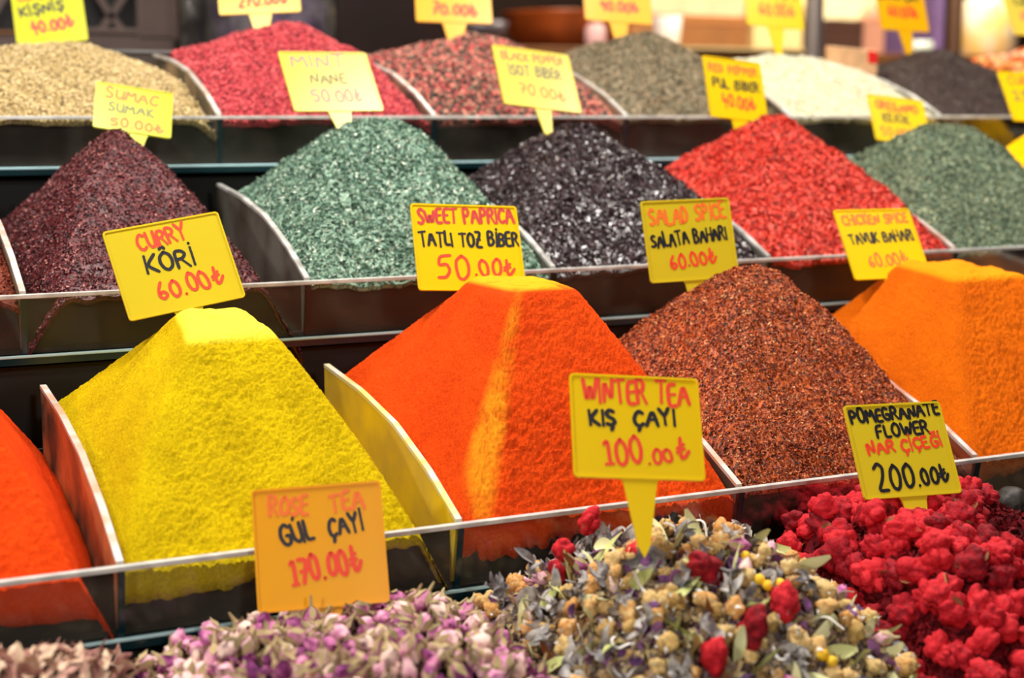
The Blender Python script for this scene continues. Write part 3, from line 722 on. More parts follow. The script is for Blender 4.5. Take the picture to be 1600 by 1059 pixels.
for si, (key, p) in enumerate(TAGS.items()):
    pm, stl, stw, lab, lines = SIGNS[key]
    W, Hh = p[6], p[7]
    Mx = Matrix.Translation((p[0], p[1], p[2] + CZ)) @ rot_of(p[3:6])
    # the Empty sits at the tip of the stem
    tip = Mx @ Matrix.Translation((0, 0, -Hh / 2 - stl))
    t = bpy.data.objects.new('price_sign', None); t.empty_display_size = .02; link(t)
    t.matrix_world = tip
    tag(t, lab, 'price sign', 'yellow handwritten price signs')
    sh = Vector((0, 0, Hh / 2 + stl))
    mat = PL[pm]
    a = MB().prism(rrect(W, Hh, .003, 0), (0, .0014, 0)).build('plate', mat, t); a.location = sh
    # raised rim
    outer = rrect(W, Hh, .003, -.0008); inner = rrect(W - .0032, Hh - .0032, .002, -.0008)
    k = len(outer); mb = MB()
    vs = outer + inner + [(x, 0.0002, z) for x, y, z in outer] + [(x, -.0001, z) for x, y, z in inner]
    fs = []
    for i in range(k):
        j = (i + 1) % k
        fs += [(i, j, k + j, k + i), (i, 2 * k + i, 2 * k + j, j), (k + i, k + j, 3 * k + j, 3 * k + i)]
    a = mb.add(vs, fs).build('rim', mat, t); a.location = sh
    z0 = -Hh / 2
    poly = [(-stw / 2 - .002, .0001, z0 + .001), (stw / 2 + .002, .0001, z0 + .001), (stw / 2, .0001, z0 - .003), (stw * .18, .0001, z0 - stl * .85), (0, .0001, z0 - stl), (-stw * .18, .0001, z0 - stl * .85), (-stw / 2, .0001, z0 - .003)]
    a = MB().prism(poly, (0, .0016, 0)).build('stem', mat, t); a.location = sh
    for li, (tx, u0, v0, u1, v1, hg, ink, th) in enumerate(lines):
        a = letter_line(tx, W, Hh, u0, v0, u1, v1, hg, th, 100 * si + li).build('lettering', INK[ink], t)
        a.location = sh
        a['label'] = {'r': 'red', 'o': 'faded orange', 'k': 'black', 'f': 'faded grey', 'm': 'dark red', 'p': 'pale pink'}[ink] + ' marker writing'

# ------------------------------------------------------------------ the nearest row: dried flowers and teas, piece by piece
H['leafy'] = Heap(0, -.05, .2, ay=.19, az=.130, pw=.07, py=.06, dl=-.02, dr=-.01, db=-.02, k=.03)
H['rose'] = Heap(0, .2, .45, ax=.33, ay=.20, az=.130, pw=.06, py=.05, dl=-.000, dr=-.01, db=-.022, k=.04)
H['winter'] = Heap(0, .45, .7, ax=.585, ay=.205, az=.166, pw=.03, py=.04, dl=-.01, dr=-.02, db=-.03, k=.045)
H['pome'] = Heap(0, .7, .95, ax=.825, ay=.20, az=.152, pw=.070, py=.06, dl=-.0, dr=.012, db=-.03, k=.03)
H['lime'] = Heap(0, .95, 1.2, ax=1.05, ay=.22, az=.135, pw=.075, py=.06, dl=.006, dr=-.01, db=-.02, k=.03)
for key, cols, lab in (('leafy', [(40, 22, 18), (90, 60, 44)], 'dark crumbs under the slender pink petals at the bottom left'),
                       ('rose', [(36, 18, 26), (92, 60, 56)], 'dark crumbs and broken petals filling the gaps under the rosebuds'),
                       ('winter', [(60, 48, 38), (170, 134, 84), (120, 112, 106), (104, 70, 92), (214, 198, 150), (150, 120, 80)], 'dark crumbs filling the gaps under the mixed winter tea'),
                       ('pome', [(50, 4, 10), (120, 12, 22), (80, 8, 16)], 'dark red crumbs filling the gaps under the pomegranate flowers'),
                       ('lime', [(24, 18, 14), (90, 66, 40)], 'dark brown crumbs under the black dried fruits at the right edge')):
    h = H[key]; h.za -= .007
    hh = heap_object('tea_crumbs', h, mat=ramp_mat(key + '_crumbs', cols, .9, .2), nx=60, ny=70, film=.004, seed=50 + len(key), coarse=.006, flakes=dict(n=6500, size=.0036, shape='chip', tilt=1.2, lift=1.0))
    tag(hh, lab, 'tea heap', None, 'stuff')
    h.za += .003

def crumple(seed, r0, sub, lumps, amp, squash=(1, 1, 1)):
    import bmesh
    bm = bmesh.new(); bmesh.ops.create_icosphere(bm, subdivisions=sub, radius=1)
    V = np.array([v.co[:] for v in bm.verts]); F = np.array([[v.index for v in f.verts] for f in bm.faces]); bm.free()
    r = np.random.default_rng(seed)
    C = r.normal(0, 1, (lumps, 3)); C /= np.linalg.norm(C, axis=1)[:, None]
    D = 1 - V @ C.T; D.sort(axis=1)
    rad = 1 + amp * (.5 - np.sqrt(np.maximum(D[:, 0], 0)) * 1.6) + amp * .5 * np.clip((D[:, 1] - D[:, 0]) * 5, 0, .6)
    rad += vnoise(V[:, 0] * 6 + 40, V[:, 1] * 6 + V[:, 2] * 5 + 50, seed) * amp * .4
    C2 = r.normal(0, 1, (lumps * 5, 3)); C2 /= np.linalg.norm(C2, axis=1)[:, None]
    D2 = np.sort(1 - V @ C2.T, axis=1)
    rad += amp * .32 * (.35 - np.sqrt(np.maximum(D2[:, 0], 0)) * 2.2)
    big = r.normal(0, 1, (3, 3)); big /= np.linalg.norm(big, axis=1)[:, None]
    rad += amp * .5 * (np.clip(V @ big.T, 0, 1) ** 2).sum(1) - amp * .2
    return V * rad[:, None] * r0 * np.array(squash), F

# each kind: list of (body mesh, [(child name, mesh)])
def bud_meshes(seed):
    r = np.random.default_rng(seed)
    L = .0058 * (1 + r.normal(0, .08)); R = .0042 * (1 + r.normal(0, .08))
    nt_, na = 10, 20
    V = []; op = r.random() * .35
    for i in range(nt_ + 1):
        t = i / nt_
        rad = R * (math.sin(math.pi * min(t * .92 + .04, 1)) ** .75) * (1.05 - .25 * t) + (op * R * .6 * max(0, t - .7))
        for j in range(na):
            a = 2 * math.pi * j / na
            ph = (a / (2 * math.pi) * 4 + t * 1.3 + seed * .3) % 1
            q = rad * (1 + .22 * (ph - .4))
            V.append((q * math.cos(a), q * math.sin(a), L * (2 * t - 1) + .0008 * math.sin(a * 3 + seed) * t))
    F = [(i * na + j, i * na + (j + 1) % na, (i + 1) * na + (j + 1) % na, (i + 1) * na + j) for i in range(nt_) for j in range(na)]
    body = (np.array(V), np.array(F))
    # calyx: cup, sepals and a bit of stem
    cv = []; cf = []
    for k in range(5):
        a = 2 * math.pi * k / 5 + r.random() * .4; w_ = .42; ln = L * (.1 + .35 * r.random())
        b = len(cv)
        for (t, wd, out) in ((-1.08, .5, .45), (-.6, 1, 1.12), (-.25, .7, 1.2)):
            for s_ in (-1, 1):
                aa = a + s_ * w_ * wd; q = R * out * .92
                cv.append((q * math.cos(aa), q * math.sin(aa), L * t))
        cv.append((R * 1.5 * math.cos(a), R * 1.5 * math.sin(a), -L * .1 + ln)); cv.append(cv[-1])
        cf += [(b, b + 1, b + 3, b + 2), (b + 2, b + 3, b + 5, b + 4), (b + 4, b + 5, b + 7, b + 6)]
    b = len(cv); sl = L * (1.3 + .8 * r.random())
    for z_, q in ((-1.0 * L, .0012), (-sl, .0006)):
        for j in range(6): cv.append((q * math.cos(j * 1.047), q * math.sin(j * 1.047), z_))
    cf += [(b + j, b + (j + 1) % 6, b + 6 + (j + 1) % 6, b + 6 + j) for j in range(6)]
    return body, (np.array(cv), np.array(cf))

def ribbon(seed, L, Wd, curl, twist, n=12, taper=True, fold=.3):
    r = np.random.default_rng(seed)
    p = np.zeros(3); d = np.array([1., 0, 0]); nrm = np.array([0, 0, 1.])
    V = []; ax = r.normal(0, 1, 3)
    for i in range(n + 1):
        t = i / n
        wdt = Wd * (math.sin(math.pi * (.08 + .88 * t)) if taper else 1) / 2
        sd = np.cross(nrm, d); sd /= np.linalg.norm(sd)
        V += [p - sd * wdt + nrm * wdt * fold, p, p + sd * wdt + nrm * wdt * fold * (1 + .4 * math.sin(i + seed))]
        p = p + d * L / n
        if i % 4 == 0: ax = ax * .5 + r.normal(0, 1, 3)
        d = d + np.cross(ax, d) * curl / n; d /= np.linalg.norm(d)
        nrm = nrm + sd * twist / n; nrm -= nrm @ d * d; nrm /= np.linalg.norm(nrm)
    V = np.array(V); V -= V.mean(0)
    F = []
    for i in range(n): F += [(3 * i, 3 * i + 1, 3 * i + 4, 3 * i + 3), (3 * i + 1, 3 * i + 2, 3 * i + 5, 3 * i + 4)]
    return V, np.array(F)

def merge(parts):
    V = []; F = []; b = 0
    for v, f in parts:
        V.append(v); F.append(np.asarray(f) + b); b += len(v)
    k = max(f.shape[1] for f in F)
    F = [f if f.shape[1] == k else np.concatenate([f, f[:, -1:]], 1) for f in F]
    return np.concatenate(V), np.concatenate(F)

M_BUD = ramp_mat('rosebud_petals', [(74, 22, 70), (130, 50, 110), (206, 120, 168), (238, 190, 196), (244, 214, 196), (100, 32, 84)], .7, .3, src='obj', bump=.0006, bscale=380)
M_CAL = ramp_mat('rosebud_calyx', [(96, 84, 50), (150, 134, 96), (190, 168, 124), (120, 90, 60)], .8, .2, src='obj', bscale=200)
M_PET = ramp_mat('slender_petals', [(120, 56, 62), (190, 140, 130), (222, 196, 166), (150, 90, 80), (236, 220, 196)], .7, .3, src='obj', bscale=200)
M_POM = ramp_mat('pomegranate_flowers', [(84, 6, 18), (136, 10, 26), (184, 20, 34), (208, 36, 46), (140, 10, 28)], .75, .25, src='obj', bump=.0012, bscale=420)
M_HUSK = ramp_mat('flower_husk', [(92, 44, 28), (160, 104, 70), (190, 140, 96)], .8, .2, src='obj', bscale=200)
M_GREY = ramp_mat('grey_mallow', [(72, 68, 70), (134, 130, 130), (190, 184, 178), (104, 100, 106), (226, 218, 208)], .7, .3, src='obj', bump=.0008, bscale=300)
M_TAN = ramp_mat('chamomile_heads', [(150, 110, 60), (196, 160, 96), (220, 190, 130), (206, 140, 70), (226, 206, 160)], .85, .2, src='obj', bump=.0014, bscale=600)
M_LEAF = ramp_mat('pale_green_leaf', [(150, 160, 84), (196, 200, 130), (216, 216, 160), (224, 220, 180)], .65, .3, src='obj', bscale=160)
M_PUR = ramp_mat('purple_petal', [(66, 36, 84), (110, 66, 116), (140, 90, 130)], .7, .3, src='obj', bscale=200)
M_WHITE = ramp_mat('white_root', [(206, 200, 190), (230, 226, 220)], .7, .3, src='obj', bscale=160)
M_YEL = ramp_mat('yellow_ball', [(240, 180, 20), (250, 210, 60)], .6, .3, src='obj', bump=.0005, bscale=900)
M_BARK = ramp_mat('brown_bark', [(96, 50, 30), (150, 90, 54)], .8, .2, src='obj', bscale=200)
M_BLK = ramp_mat('black_dried_fruit', [(30, 26, 24), (60, 52, 44), (84, 74, 62)], .55, .4, src='obj', bump=.0012, bscale=130)

def mk(name, vf, mat, smooth=True): return np_mesh(name, vf[0], vf[1], mat, smooth)
KIND = {}
KIND['rosebud'] = [(mk('rosebud', bud_meshes(s)[0], M_BUD), [('calyx', mk('calyx', bud_meshes(s)[1], M_CAL))]) for s in range(8)]
KIND['slender_petal'] = [(mk('slender_petal', ribbon(s, .020, .006, .8, .6, fold=.5), M_PET), []) for s in range(6)]
def pom(s, r0=.0098):
    return mk('pomegranate_flower', crumple(s, r0, 4, 13, .55, (1.05, .88, .78)), M_POM)
def husk(s): return mk('husk', merge([(ribbon(s * 3 + q, .012, .006, 1.2, .8, n=6)[0] + np.array([math.cos(q * 2.4) * .008, math.sin(q * 2.4) * .007, .0035]), ribbon(s * 3 + q, .012, .006, 1.2, .8, n=6)[1]) for q in range(2)]), M_HUSK)
KIND['pomegranate_flower'] = [(pom(s), [('husk', husk(s))] if s % 3 == 0 else []) for s in range(9)]
KIND['mallow_flower'] = [(mk('mallow_flower', merge([(ribbon(s * 9 + q, .026, .007, 2.6, 2.0, n=14, fold=.5)[0] + np.random.default_rng(s * 5 + q).normal(0, .0022, 3), ribbon(s * 9 + q, .026, .007, 2.6, 2.0, n=14)[1]) for q in range(4)]), M_GREY), []) for s in range(6)]
KIND['chamomile_head'] = [(mk('chamomile_head', crumple(s + 40, .0058, 3, 14, .62, (1, 1, .8)), M_TAN), [('petal', mk('petal', merge([(ribbon(s + q, .008, .003, .6, .3, n=4)[0] @ np.array([[math.cos(q), math.sin(q), 0], [-math.sin(q), math.cos(q), 0], [0, 0, 1]]) + np.array([math.cos(q) * .006, math.sin(q) * .006, -.001]), ribbon(s + q, .008, .003, .6, .3, n=4)[1]) for q in range(6)]), M_WHITE))]) for s in range(6)]
KIND['linden_leaf'] = [(mk('linden_leaf', ribbon(s + 70, .030, .0085, .9, .6, n=12, fold=.25), M_LEAF), []) for s in range(5)]
KIND['purple_petal'] = [(mk('purple_petal', ribbon(s + 90, .011, .006, 1.6, 1.0, n=8, fold=.6), M_PUR), []) for s in range(5)]
KIND['root_strand'] = [(mk('root_strand', ribbon(s + 110, .030, .0018, 3.5, 1.0, n=18, taper=False), M_WHITE), []) for s in range(4)]
KIND['yellow_ball'] = [(mk('yellow_ball', crumple(s + 130, .0036, 3, 40, .08), M_YEL), []) for s in range(2)]
KIND['bark_strip'] = [(mk('bark_strip', ribbon(s + 150, .024, .004, .8, .5, n=8, fold=.5), M_BARK), []) for s in range(4)]
KIND['hibiscus_flower'] = [(mk('hibiscus_flower', crumple(s + 170, .0098, 4, 12, .5, (1.15, .85, .7)), M_POM), [('calyx', husk(s + 5))]) for s in range(5)]
KIND['dried_lime'] = [(mk('dried_lime', crumple(s + 190, .0150, 4, 9, .12), M_BLK), [('stem_scar', mk('stem_scar', crumple(s + 195, .0022, 2, 8, .3, (1, 1, .4)), M_BARK))]) for s in range(3)]

def place(kind, P, rng, label, cat, group, scale=1.0, rot=None, variant=None):
    body, kids = KIND[kind][variant if variant is not None else int(rng.integers(len(KIND[kind])))]
    o = bpy.data.objects.new(kind, body); COL.objects.link(o)
    o.location = P
    if rot is None:
        q = rng.normal(0, 1, 4); q /= np.linalg.norm(q)
        o.rotation_mode = 'QUATERNION'; o.rotation_quaternion = q
    else:
        o.rotation_euler = rot
    o.scale = (scale,) * 3
    tag(o, label, cat, group)
    for cn, cm in kids:
        c = bpy.data.objects.new(cn, cm); COL.objects.link(c); c.parent = o
        if cn == 'stem_scar': c.location = (0, 0, .0150)
    return o

def where(P, cuts, rows, sign):
    """plain words for the part of a heap a piece lies in"""
    u, v = px_of(P)
    a = 'left of' if u < cuts[0] else 'right of' if u > cuts[1] else 'below'
    b = 'near the crest' if v < rows[0] else 'at the bottom photo edge' if v > rows[1] else 'halfway down the heap'
    return b + ', ' + a + ' the ' + sign + ' sign'

def darts(h, n, dmin, rng, ylo=None, taken=None, xlo=None, xhi=None):
    pts = list(taken or [])
    k0 = len(pts); tries = 0
    while len(pts) - k0 < n and tries < n * 160:
        tries += 1
        x = (xlo or h.xl) + .002 + ((xhi or h.xr) - (xlo or h.xl) - .004) * rng.random(); y = h.yf + .06 + (.245) * rng.random()
        z = float(h.z(x, y))
        u, v = px_of((x, y, z))
        if not (-30 < u < 1640 and v < 1100): continue
        if any((x - a) ** 2 + (y - b) ** 2 < (d0 + dmin) ** 2 / 4 for a, b, d0 in pts): continue
        pts.append((x, y, dmin))
    return pts

rg = np.random.default_rng(5)
# rosebuds: a first layer and loose ones on top
h = H['rose']
L1 = darts(h, 215, .0103, rg)
L2 = darts(h, 70, .017, rg)
for lay, pts in ((0, L1), (1, L2)):
    for x, y, _ in pts:
        z = float(h.z(x, y)) + (.0035 if lay == 0 else .010) + rg.normal(0, .0008)
        wh = where((x, y, z), (420, 600), (985, 1030), 'ROSE TEA')
        place('rosebud', (x, min(y, 1.003), z), rg, 'small pink and purple rosebud ' + wh, 'rosebud', 'rosebuds ' + wh, 1.15 + .35 * rg.random())
# slender petals, bottom left
h = H['leafy']
for lay in (0, 1):
    for x, y, _ in darts(h, 70, .009, rg):
        z = float(h.z(x, y)) + .003 + lay * .006
        place('slender_petal', (x, min(y, 1.0), z), rg, 'slender pink and cream dried petal at the bottom left corner', 'dried petal', 'slender petals at the bottom left', .9 + .3 * rg.random(), rot=(rg.normal(0, .5), rg.normal(0, .5), rg.normal(.9, .5)))
# pomegranate flowers
h = H['pome']
PL1 = darts(h, 215, .0148, rg); PL2 = darts(h, 60, .026, rg)
for lay, pts in ((0, PL1), (1, PL2)):
    for x, y, _ in pts:
        z = float(h.z(x, y)) + (.004 if lay == 0 else .012) + rg.normal(0, .001)
        u_, v_ = px_of((x, y, z))
        if u_ > 1535 and v_ < 825 + (u_ - 1535) * .35: continue
        wh = where((x, y, z), (1355, 1500), (860, 980), 'POMEGRANATE FLOWER')
        place('pomegranate_flower', (x, min(y, .996), z), rg, 'crumpled crimson flower ' + wh, 'dried flower', 'crimson flowers ' + wh, .72 + .42 * rg.random())
# winter tea: chosen pieces first, then the mix
h = H['winter']
def on_heap(hp, px, py, lift=0.0):
    r = ray(px, py); r = r / r[1]
    for Y in np.linspace(.72, 1.0, 400):
        P = r * Y
        if P[2] + CZ < float(hp.z(P[0], Y)) + lift: return (P[0], Y, P[2] + CZ)
    P = r * .965
    return (P[0], .965, P[2] + CZ)
LAB = {'hibiscus_flower': ('large red dried hibiscus flower in the winter tea mix', 'dried flower', 'red flowers in the winter tea'),
       'mallow_flower': ('curled grey dried mallow flower in the winter tea mix', 'dried flower', 'grey curled flowers in the winter tea'),
       'chamomile_head': ('tan dried chamomile head in the winter tea mix', 'dried flower', 'tan flower heads in the winter tea'),
       'linden_leaf': ('pale green linden leaf in the winter tea mix', 'dried leaf', 'pale leaves in the winter tea'),
       'purple_petal': ('small purple dried petal in the winter tea mix', 'dried petal', 'purple petals in the winter tea'),
       'root_strand': ('thin white root strand in the winter tea mix', 'dried root', 'white strands in the winter tea'),
       'yellow_ball': ('tiny bright yellow flower ball where winter tea meets red flowers', 'dried flower', 'yellow balls in the winter tea'),
       'bark_strip': ('reddish brown bark strip in the winter tea mix', 'bark', 'bark strips in the winter tea'),
       'rosebud': ('dried rosebud fallen into the winter tea mix', 'rosebud', 'rosebuds in the winter tea')}
special = [('hibiscus_flower', 920, 815, .8), ('hibiscus_flower', 885, 862, 1.0), ('hibiscus_flower', 1000, 858, 1.0), ('hibiscus_flower', 872, 895, .8), ('hibiscus_flower', 1100, 888, 1.15), ('hibiscus_flower', 1172, 985, 1.15), ('hibiscus_flower', 772, 1016, 1.0), ('hibiscus_flower', 1118, 1034, 1.1), ('hibiscus_flower', 1225, 940, 1.0),
           ('mallow_flower', 780, 915, .9), ('mallow_flower', 832, 885, 1.0), ('mallow_flower', 905, 915, 1.0), ('mallow_flower', 938, 900, .9), ('mallow_flower', 1130, 840, .9), ('mallow_flower', 1140, 915, 1.1), ('mallow_flower', 1165, 935, 1.0), ('mallow_flower', 840, 985, 1.1), ('mallow_flower', 1240, 1020, 1.0), ('mallow_flower', 1070, 1050, 1.1), ('mallow_flower', 1020, 830, .8), ('mallow_flower', 850, 1000, .9), ('mallow_flower', 870, 950, .8),
           ('linden_leaf', 1000, 905, 1.1), ('linden_leaf', 1070, 920, 1.3), ('linden_leaf', 945, 938, 1.1), ('linden_leaf', 1060, 975, 1.1), ('linden_leaf', 955, 1010, 1.1), ('linden_leaf', 925, 880, .9), ('linden_leaf', 1190, 1040, 1.1), ('linden_leaf', 1085, 895, .9), ('linden_leaf', 1150, 870, .8),
           ('yellow_ball', 1187, 905, 1.0), ('yellow_ball', 1200, 915, 1.0), ('yellow_ball', 1218, 913, 1.15), ('yellow_ball', 1285, 1022, 1.15), ('yellow_ball', 1300, 1033, 1.0), ('yellow_ball', 1165, 868, .9),
           ('root_strand', 960, 830, 1.0), ('root_strand', 985, 845, 1.0), ('root_strand', 1055, 835, 1.0), ('root_strand', 1095, 820, .9), ('bark_strip', 855, 1020, 1.3), ('bark_strip', 1110, 950, 1.0), ('root_strand', 975, 1005, 1.0)]
SLAB = {('hibiscus_flower', 920): 'red dried flower topmost on the left shoulder of the winter tea heap',
        ('hibiscus_flower', 885): 'red dried flower just below the topmost one on the left shoulder of the winter tea',
        ('hibiscus_flower', 1000): 'red dried flower at the foot of the WINTER TEA sign stem',
        ('hibiscus_flower', 872): 'dark red dried flower lowest on the left shoulder of the winter tea, among grey petals',
        ('hibiscus_flower', 1100): 'large red dried flower right of the WINTER TEA sign stem, halfway up the heap',
        ('hibiscus_flower', 1172): 'large red dried flower low on the right side of the winter tea',
        ('hibiscus_flower', 772): 'single red dried flower where rosebuds meet winter tea, near the bottom photo edge',
        ('hibiscus_flower', 1118): 'large red dried flower lowest in the winter tea at the bottom photo edge',
        ('hibiscus_flower', 1225): 'red dried flower just under the two yellow balls, beside the pomegranate flowers',
        ('yellow_ball', 1187): 'upper left of the three tiny yellow balls beside the pomegranate flowers',
        ('yellow_ball', 1200): 'lower left of the three tiny yellow balls beside the pomegranate flowers',
        ('yellow_ball', 1218): 'rightmost of the three tiny yellow balls beside the pomegranate flowers',
        ('yellow_ball', 1285): 'left one of two yellow balls near the bottom photo edge',
        ('yellow_ball', 1300): 'right one of two yellow balls near the bottom photo edge',
        ('yellow_ball', 1165): 'single yellow ball highest on the right side of the winter tea'}
taken = []
for kind, a, b, sc_ in special:
    P = on_heap(h, a, b, .009)
    taken.append((P[0], P[1], .010))
    wh = where(P, (900, 1090), (890, 990), 'WINTER TEA')
    if (kind, a) in SLAB: place(kind, P, rg, SLAB[(kind, a)], *LAB[kind][1:], scale=sc_)
    else: place(kind, P, rg, LAB[kind][0].split(' in the winter')[0] + ' ' + wh, LAB[kind][1], LAB[kind][2].split(' in the winter')[0] + ' ' + wh, scale=sc_)
mix = ['chamomile_head'] * 9 + ['mallow_flower'] * 4 + ['linden_leaf'] * 4 + ['purple_petal'] * 5 + ['root_strand'] + ['bark_strip'] + ['rosebud'] * 2
for lay in (0, 1):
    for x, y, d in darts(h, 260 if lay == 0 else 120, .0092 if lay == 0 else .0135, rg, taken=taken if lay else None)[len(taken) if lay else 0:]:
        kind = mix[int(rg.integers(len(mix)))]
        z = float(h.z(x, y)) + (.003 if lay == 0 else .009)
        wh = where((x, y, z), (900, 1090), (890, 990), 'WINTER TEA')
        place(kind, (x, min(y, .997), z), rg, LAB[kind][0].split(' in the winter')[0].split(' fallen into')[0].split(' where')[0] + ' ' + wh, LAB[kind][1], LAB[kind][2].split(' in the winter')[0] + ' ' + wh, scale=(.7 if kind == 'chamomile_head' else .95) + .4 * rg.random())
# black dried fruits at the right edge
h = H['lime']
for i, (a, b, lab) in enumerate(((1580, 787, 'large black wrinkled dried fruit at the right photo edge'), (1596, 838, 'half hidden black dried fruit below the large one at the right edge'), (1630, 800, 'black dried fruit just outside the right edge'))):
    P = at(a, b, .985 if i == 0 else .955)
    place('dried_lime', P, rg, lab, 'dried fruit', 'black dried fruits', 1.0, rot=(.4 + i, .3, i))

# ------------------------------------------------------------------ behind the stand
M_CAB = plain('cabinet_wood', (96, 78, 72), .5, noise=.25, nscale=9)
M_BRN = plain('brown_rail', (112, 66, 20), .5, noise=.3, nscale=12)
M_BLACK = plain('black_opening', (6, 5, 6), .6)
YB = 2.75
def P2(x, y, Y=YB):
    v = at(x, y, Y); return v.x, v.z
def slab(t, name, mat, x0, y0, x1, y1, Y=YB, th=.03, down=None, off=None, bevel=.002, up=None):
    """box spanning photo columns x0..x1 and rows y0..y1 at depth Y"""
    ax, az = P2(x0, (y0 + y1) / 2, Y); bx, _ = P2(x1, (y0 + y1) / 2, Y)
    mx = (x0 + x1) / 2
    z0 = P2(mx, y1, Y)[1] if down is None else down
    z1 = P2(mx, y0, Y)[1] if up is None else up
    o = MB().box((ax, Y, z0), (bx, Y + th, z1)).build(name, mat, t, bevel=bevel)
    if t is not None: o.location = -t.location
    return o
def bar(t, name, mat, a, b, wd, Y, th=.02):
    A = at(a[0], a[1], Y); B = at(b[0], b[1], Y)
    d = (B - A).normalized(); n = Vector((-d.z, 0, d.x)) * wd / 2
    o = MB().prism([A - n, B - n, B + n, A + n], (0, th, 0)).build(name, mat, t)
    if t is not None: o.location = -t.location
    return o

cab = empty('lattice_cabinet', (*at(120, 80, YB).xy, 0))
tag(cab, 'dark wooden cabinet with diagonal lattice in its openings, at the top left', 'cabinet')
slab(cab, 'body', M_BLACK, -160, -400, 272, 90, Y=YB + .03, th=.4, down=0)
slab(cab, 'bottom_rail', M_CAB, -160, 52, 272, 80, th=.03)
slab(cab, 'base', M_CAB, -160, 80, 272, 100, Y=YB + .004, th=.026, down=0)
slab(cab, 'side_stile', M_CAB, 208, -400, 272, 62, th=.032)
slab(cab, 'inner_rail', M_BRN, -160, 47, 132, 54, Y=YB - .004, th=.034)
slab(cab, 'inner_frame', M_CAB, 132, 44, 216, 53, Y=YB - .003, th=.03)
slab(cab, 'top_rail', M_CAB, -160, -400, 272, -330, th=.03)
for a, b in (((176, 22), (208, -28)), ((172, 22), (140, -28)), ((176, 22), (156, 50)), ((172, 22), (194, 50))):
    bar(cab, 'lattice_bar', M_CAB, a, b, .011, YB, .015)
for a, b in (((-10, 22), (20, -28)), ((-14, 22), (-40, -28)), ((-10, 22), (-34, 50))):
    bar(cab, 'lattice_bar', M_CAB, a, b, .011, YB, .015)

# counter behind, for the jars
ctr = empty('back_counter', (*at(450, 100, 2.5).xy, 0))
tag(ctr, 'dark back counter carrying the glass jars behind the pink berries', 'counter')
MBc = MB().box((at(300, 100, 2.5).x, 2.42, 0), (at(540, 100, 2.5).x, 2.75, at(400, 104, 2.5).z)).build('cabinet_body', M_DARK, ctr); MBc.location = -ctr.location
o = MB().box((at(300, 100, 2.5).x, 2.40, at(400, 104, 2.5).z), (at(542, 100, 2.5).x, 2.76, at(400, 100, 2.5).z)).build('counter_top', plain('counter_dark', (40, 34, 40), .3), ctr); o.location = -ctr.location
ctz = at(400, 100, 2.5).z

M_JAR = clear('jar_glass', (190, 190, 205), haze=.12)
def jar(x0, x1, ytop, Y, label, lid_c, contents, grp='glass jars on the back counter'):
    a = at(x0, 90, Y); b = at(x1, 90, Y); r = (b.x - a.x) / 2; cx = (a.x + b.x) / 2
    hh = at(x0, ytop, Y).z - ctz
    t = empty('glass_jar', (cx, Y, ctz)); tag(t, label, 'jar', grp)
    MB().lathe([(r * .96, 0), (r, .01), (r, hh * .82), (r * .8, hh * .93), (r * .7, hh)], seg=28).build('jar_body', M_JAR, t, smooth=True)
    MB().lathe([(r * .74, hh), (r * .76, hh + .02), (r * .7, hh + .03)], seg=28).build('lid', plain('jar_lid', lid_c, .3, .6), t, smooth=True)
    return t, cx, r, hh
jar(322, 522, -150, 2.55, 'large clear glass jar behind the pink red berries', (150, 150, 150), None)
jar(284, 318, -60, 2.60, 'narrow glass jar between the cabinet and the large jar', (90, 60, 110), None)
Mo = plain('dried_orange', (240, 130, 10), .45, noise=.3, nscale=60, bump=.002)
for (a, b, lab) in ((478, 38, 'dried orange lying highest in the large glass jar'), (372, 62, 'dried orange lying lowest in the large glass jar'), (420, 80, 'dried orange half hidden behind the berries in the glass jar')):
    P = at(a, b, 2.56); v, f = crumple(int(a), .018, 3, 14, .12)
    o = link(bpy.data.objects.new('dried_orange', np_mesh('dried_orange', v, f, Mo, True))); o.location = P
    tag(o, lab, 'dried orange', 'dried oranges in the glass jar')
fill = MB().lathe([(.09, 0), (.096, .02), (.096, .10), (.06, .125)], seg=24).build('jar_filling', plain('jar_filling', (60, 48, 62), .5, noise=.6, nscale=60, rgb2=(150, 120, 150), bump=.004), None, smooth=True)
fill.location = (at(422, 90, 2.55).x, 2.55, ctz + .002); tag(fill, 'purplish dried filling in the large glass jar', 'dried flowers', None, 'stuff')
# dark column
col = MB().box((at(527, 0, 2.8).x, 2.80, 0), (at(712, 0, 2.8).x, 3.0, 3.19)).build('dark_column', plain('maroon_column', (34, 14, 12), .35, noise=.3, nscale=8), bevel=.004)
tag(col, 'dark maroon column rising behind the mixed peppercorns', 'column')

# wooden table with a barrel bowl and small things, further back
YF = 3.3
M_TABLE = plain('table_wood', (120, 74, 34), .5, noise=.4, nscale=10)
tb = empty('market_table', (*at(1000, 120, YF).xy, 0))
tag(tb, 'brown wooden market table with a cream top cloth far behind the stand', 'table')
zt = at(1000, 78, YF).z
for nm, mat, b0, b1 in (('table_top', M_TABLE, (at(735, 80, YF).x, YF - .1, zt - .04), (at(1640, 80, YF).x, YF + .8, zt)),
                        ('apron', plain('apron', (30, 22, 20), .6), (at(745, 80, YF).x, YF - .06, zt - .3), (at(1630, 80, YF).x, YF + .7, zt - .04))):
    o = MB().box(b0, b1).build(nm, mat, tb, bevel=.004); o.location = -tb.location
for xx in (760, 1250, 1600):
    px_ = at(xx, 80, YF).x
    o = MB().box((px_, YF, 0), (px_ + .07, YF + .07, zt - .3)).build('leg', M_TABLE, tb); o.location = -tb.location
o = MB().box((at(1030, 80, YF).x, YF - .11, zt), (at(1220, 80, YF).x, YF + .5, zt + .006)).build('cloth', plain('cream_cloth', (226, 198, 140), .8), tb); o.location = -tb.location
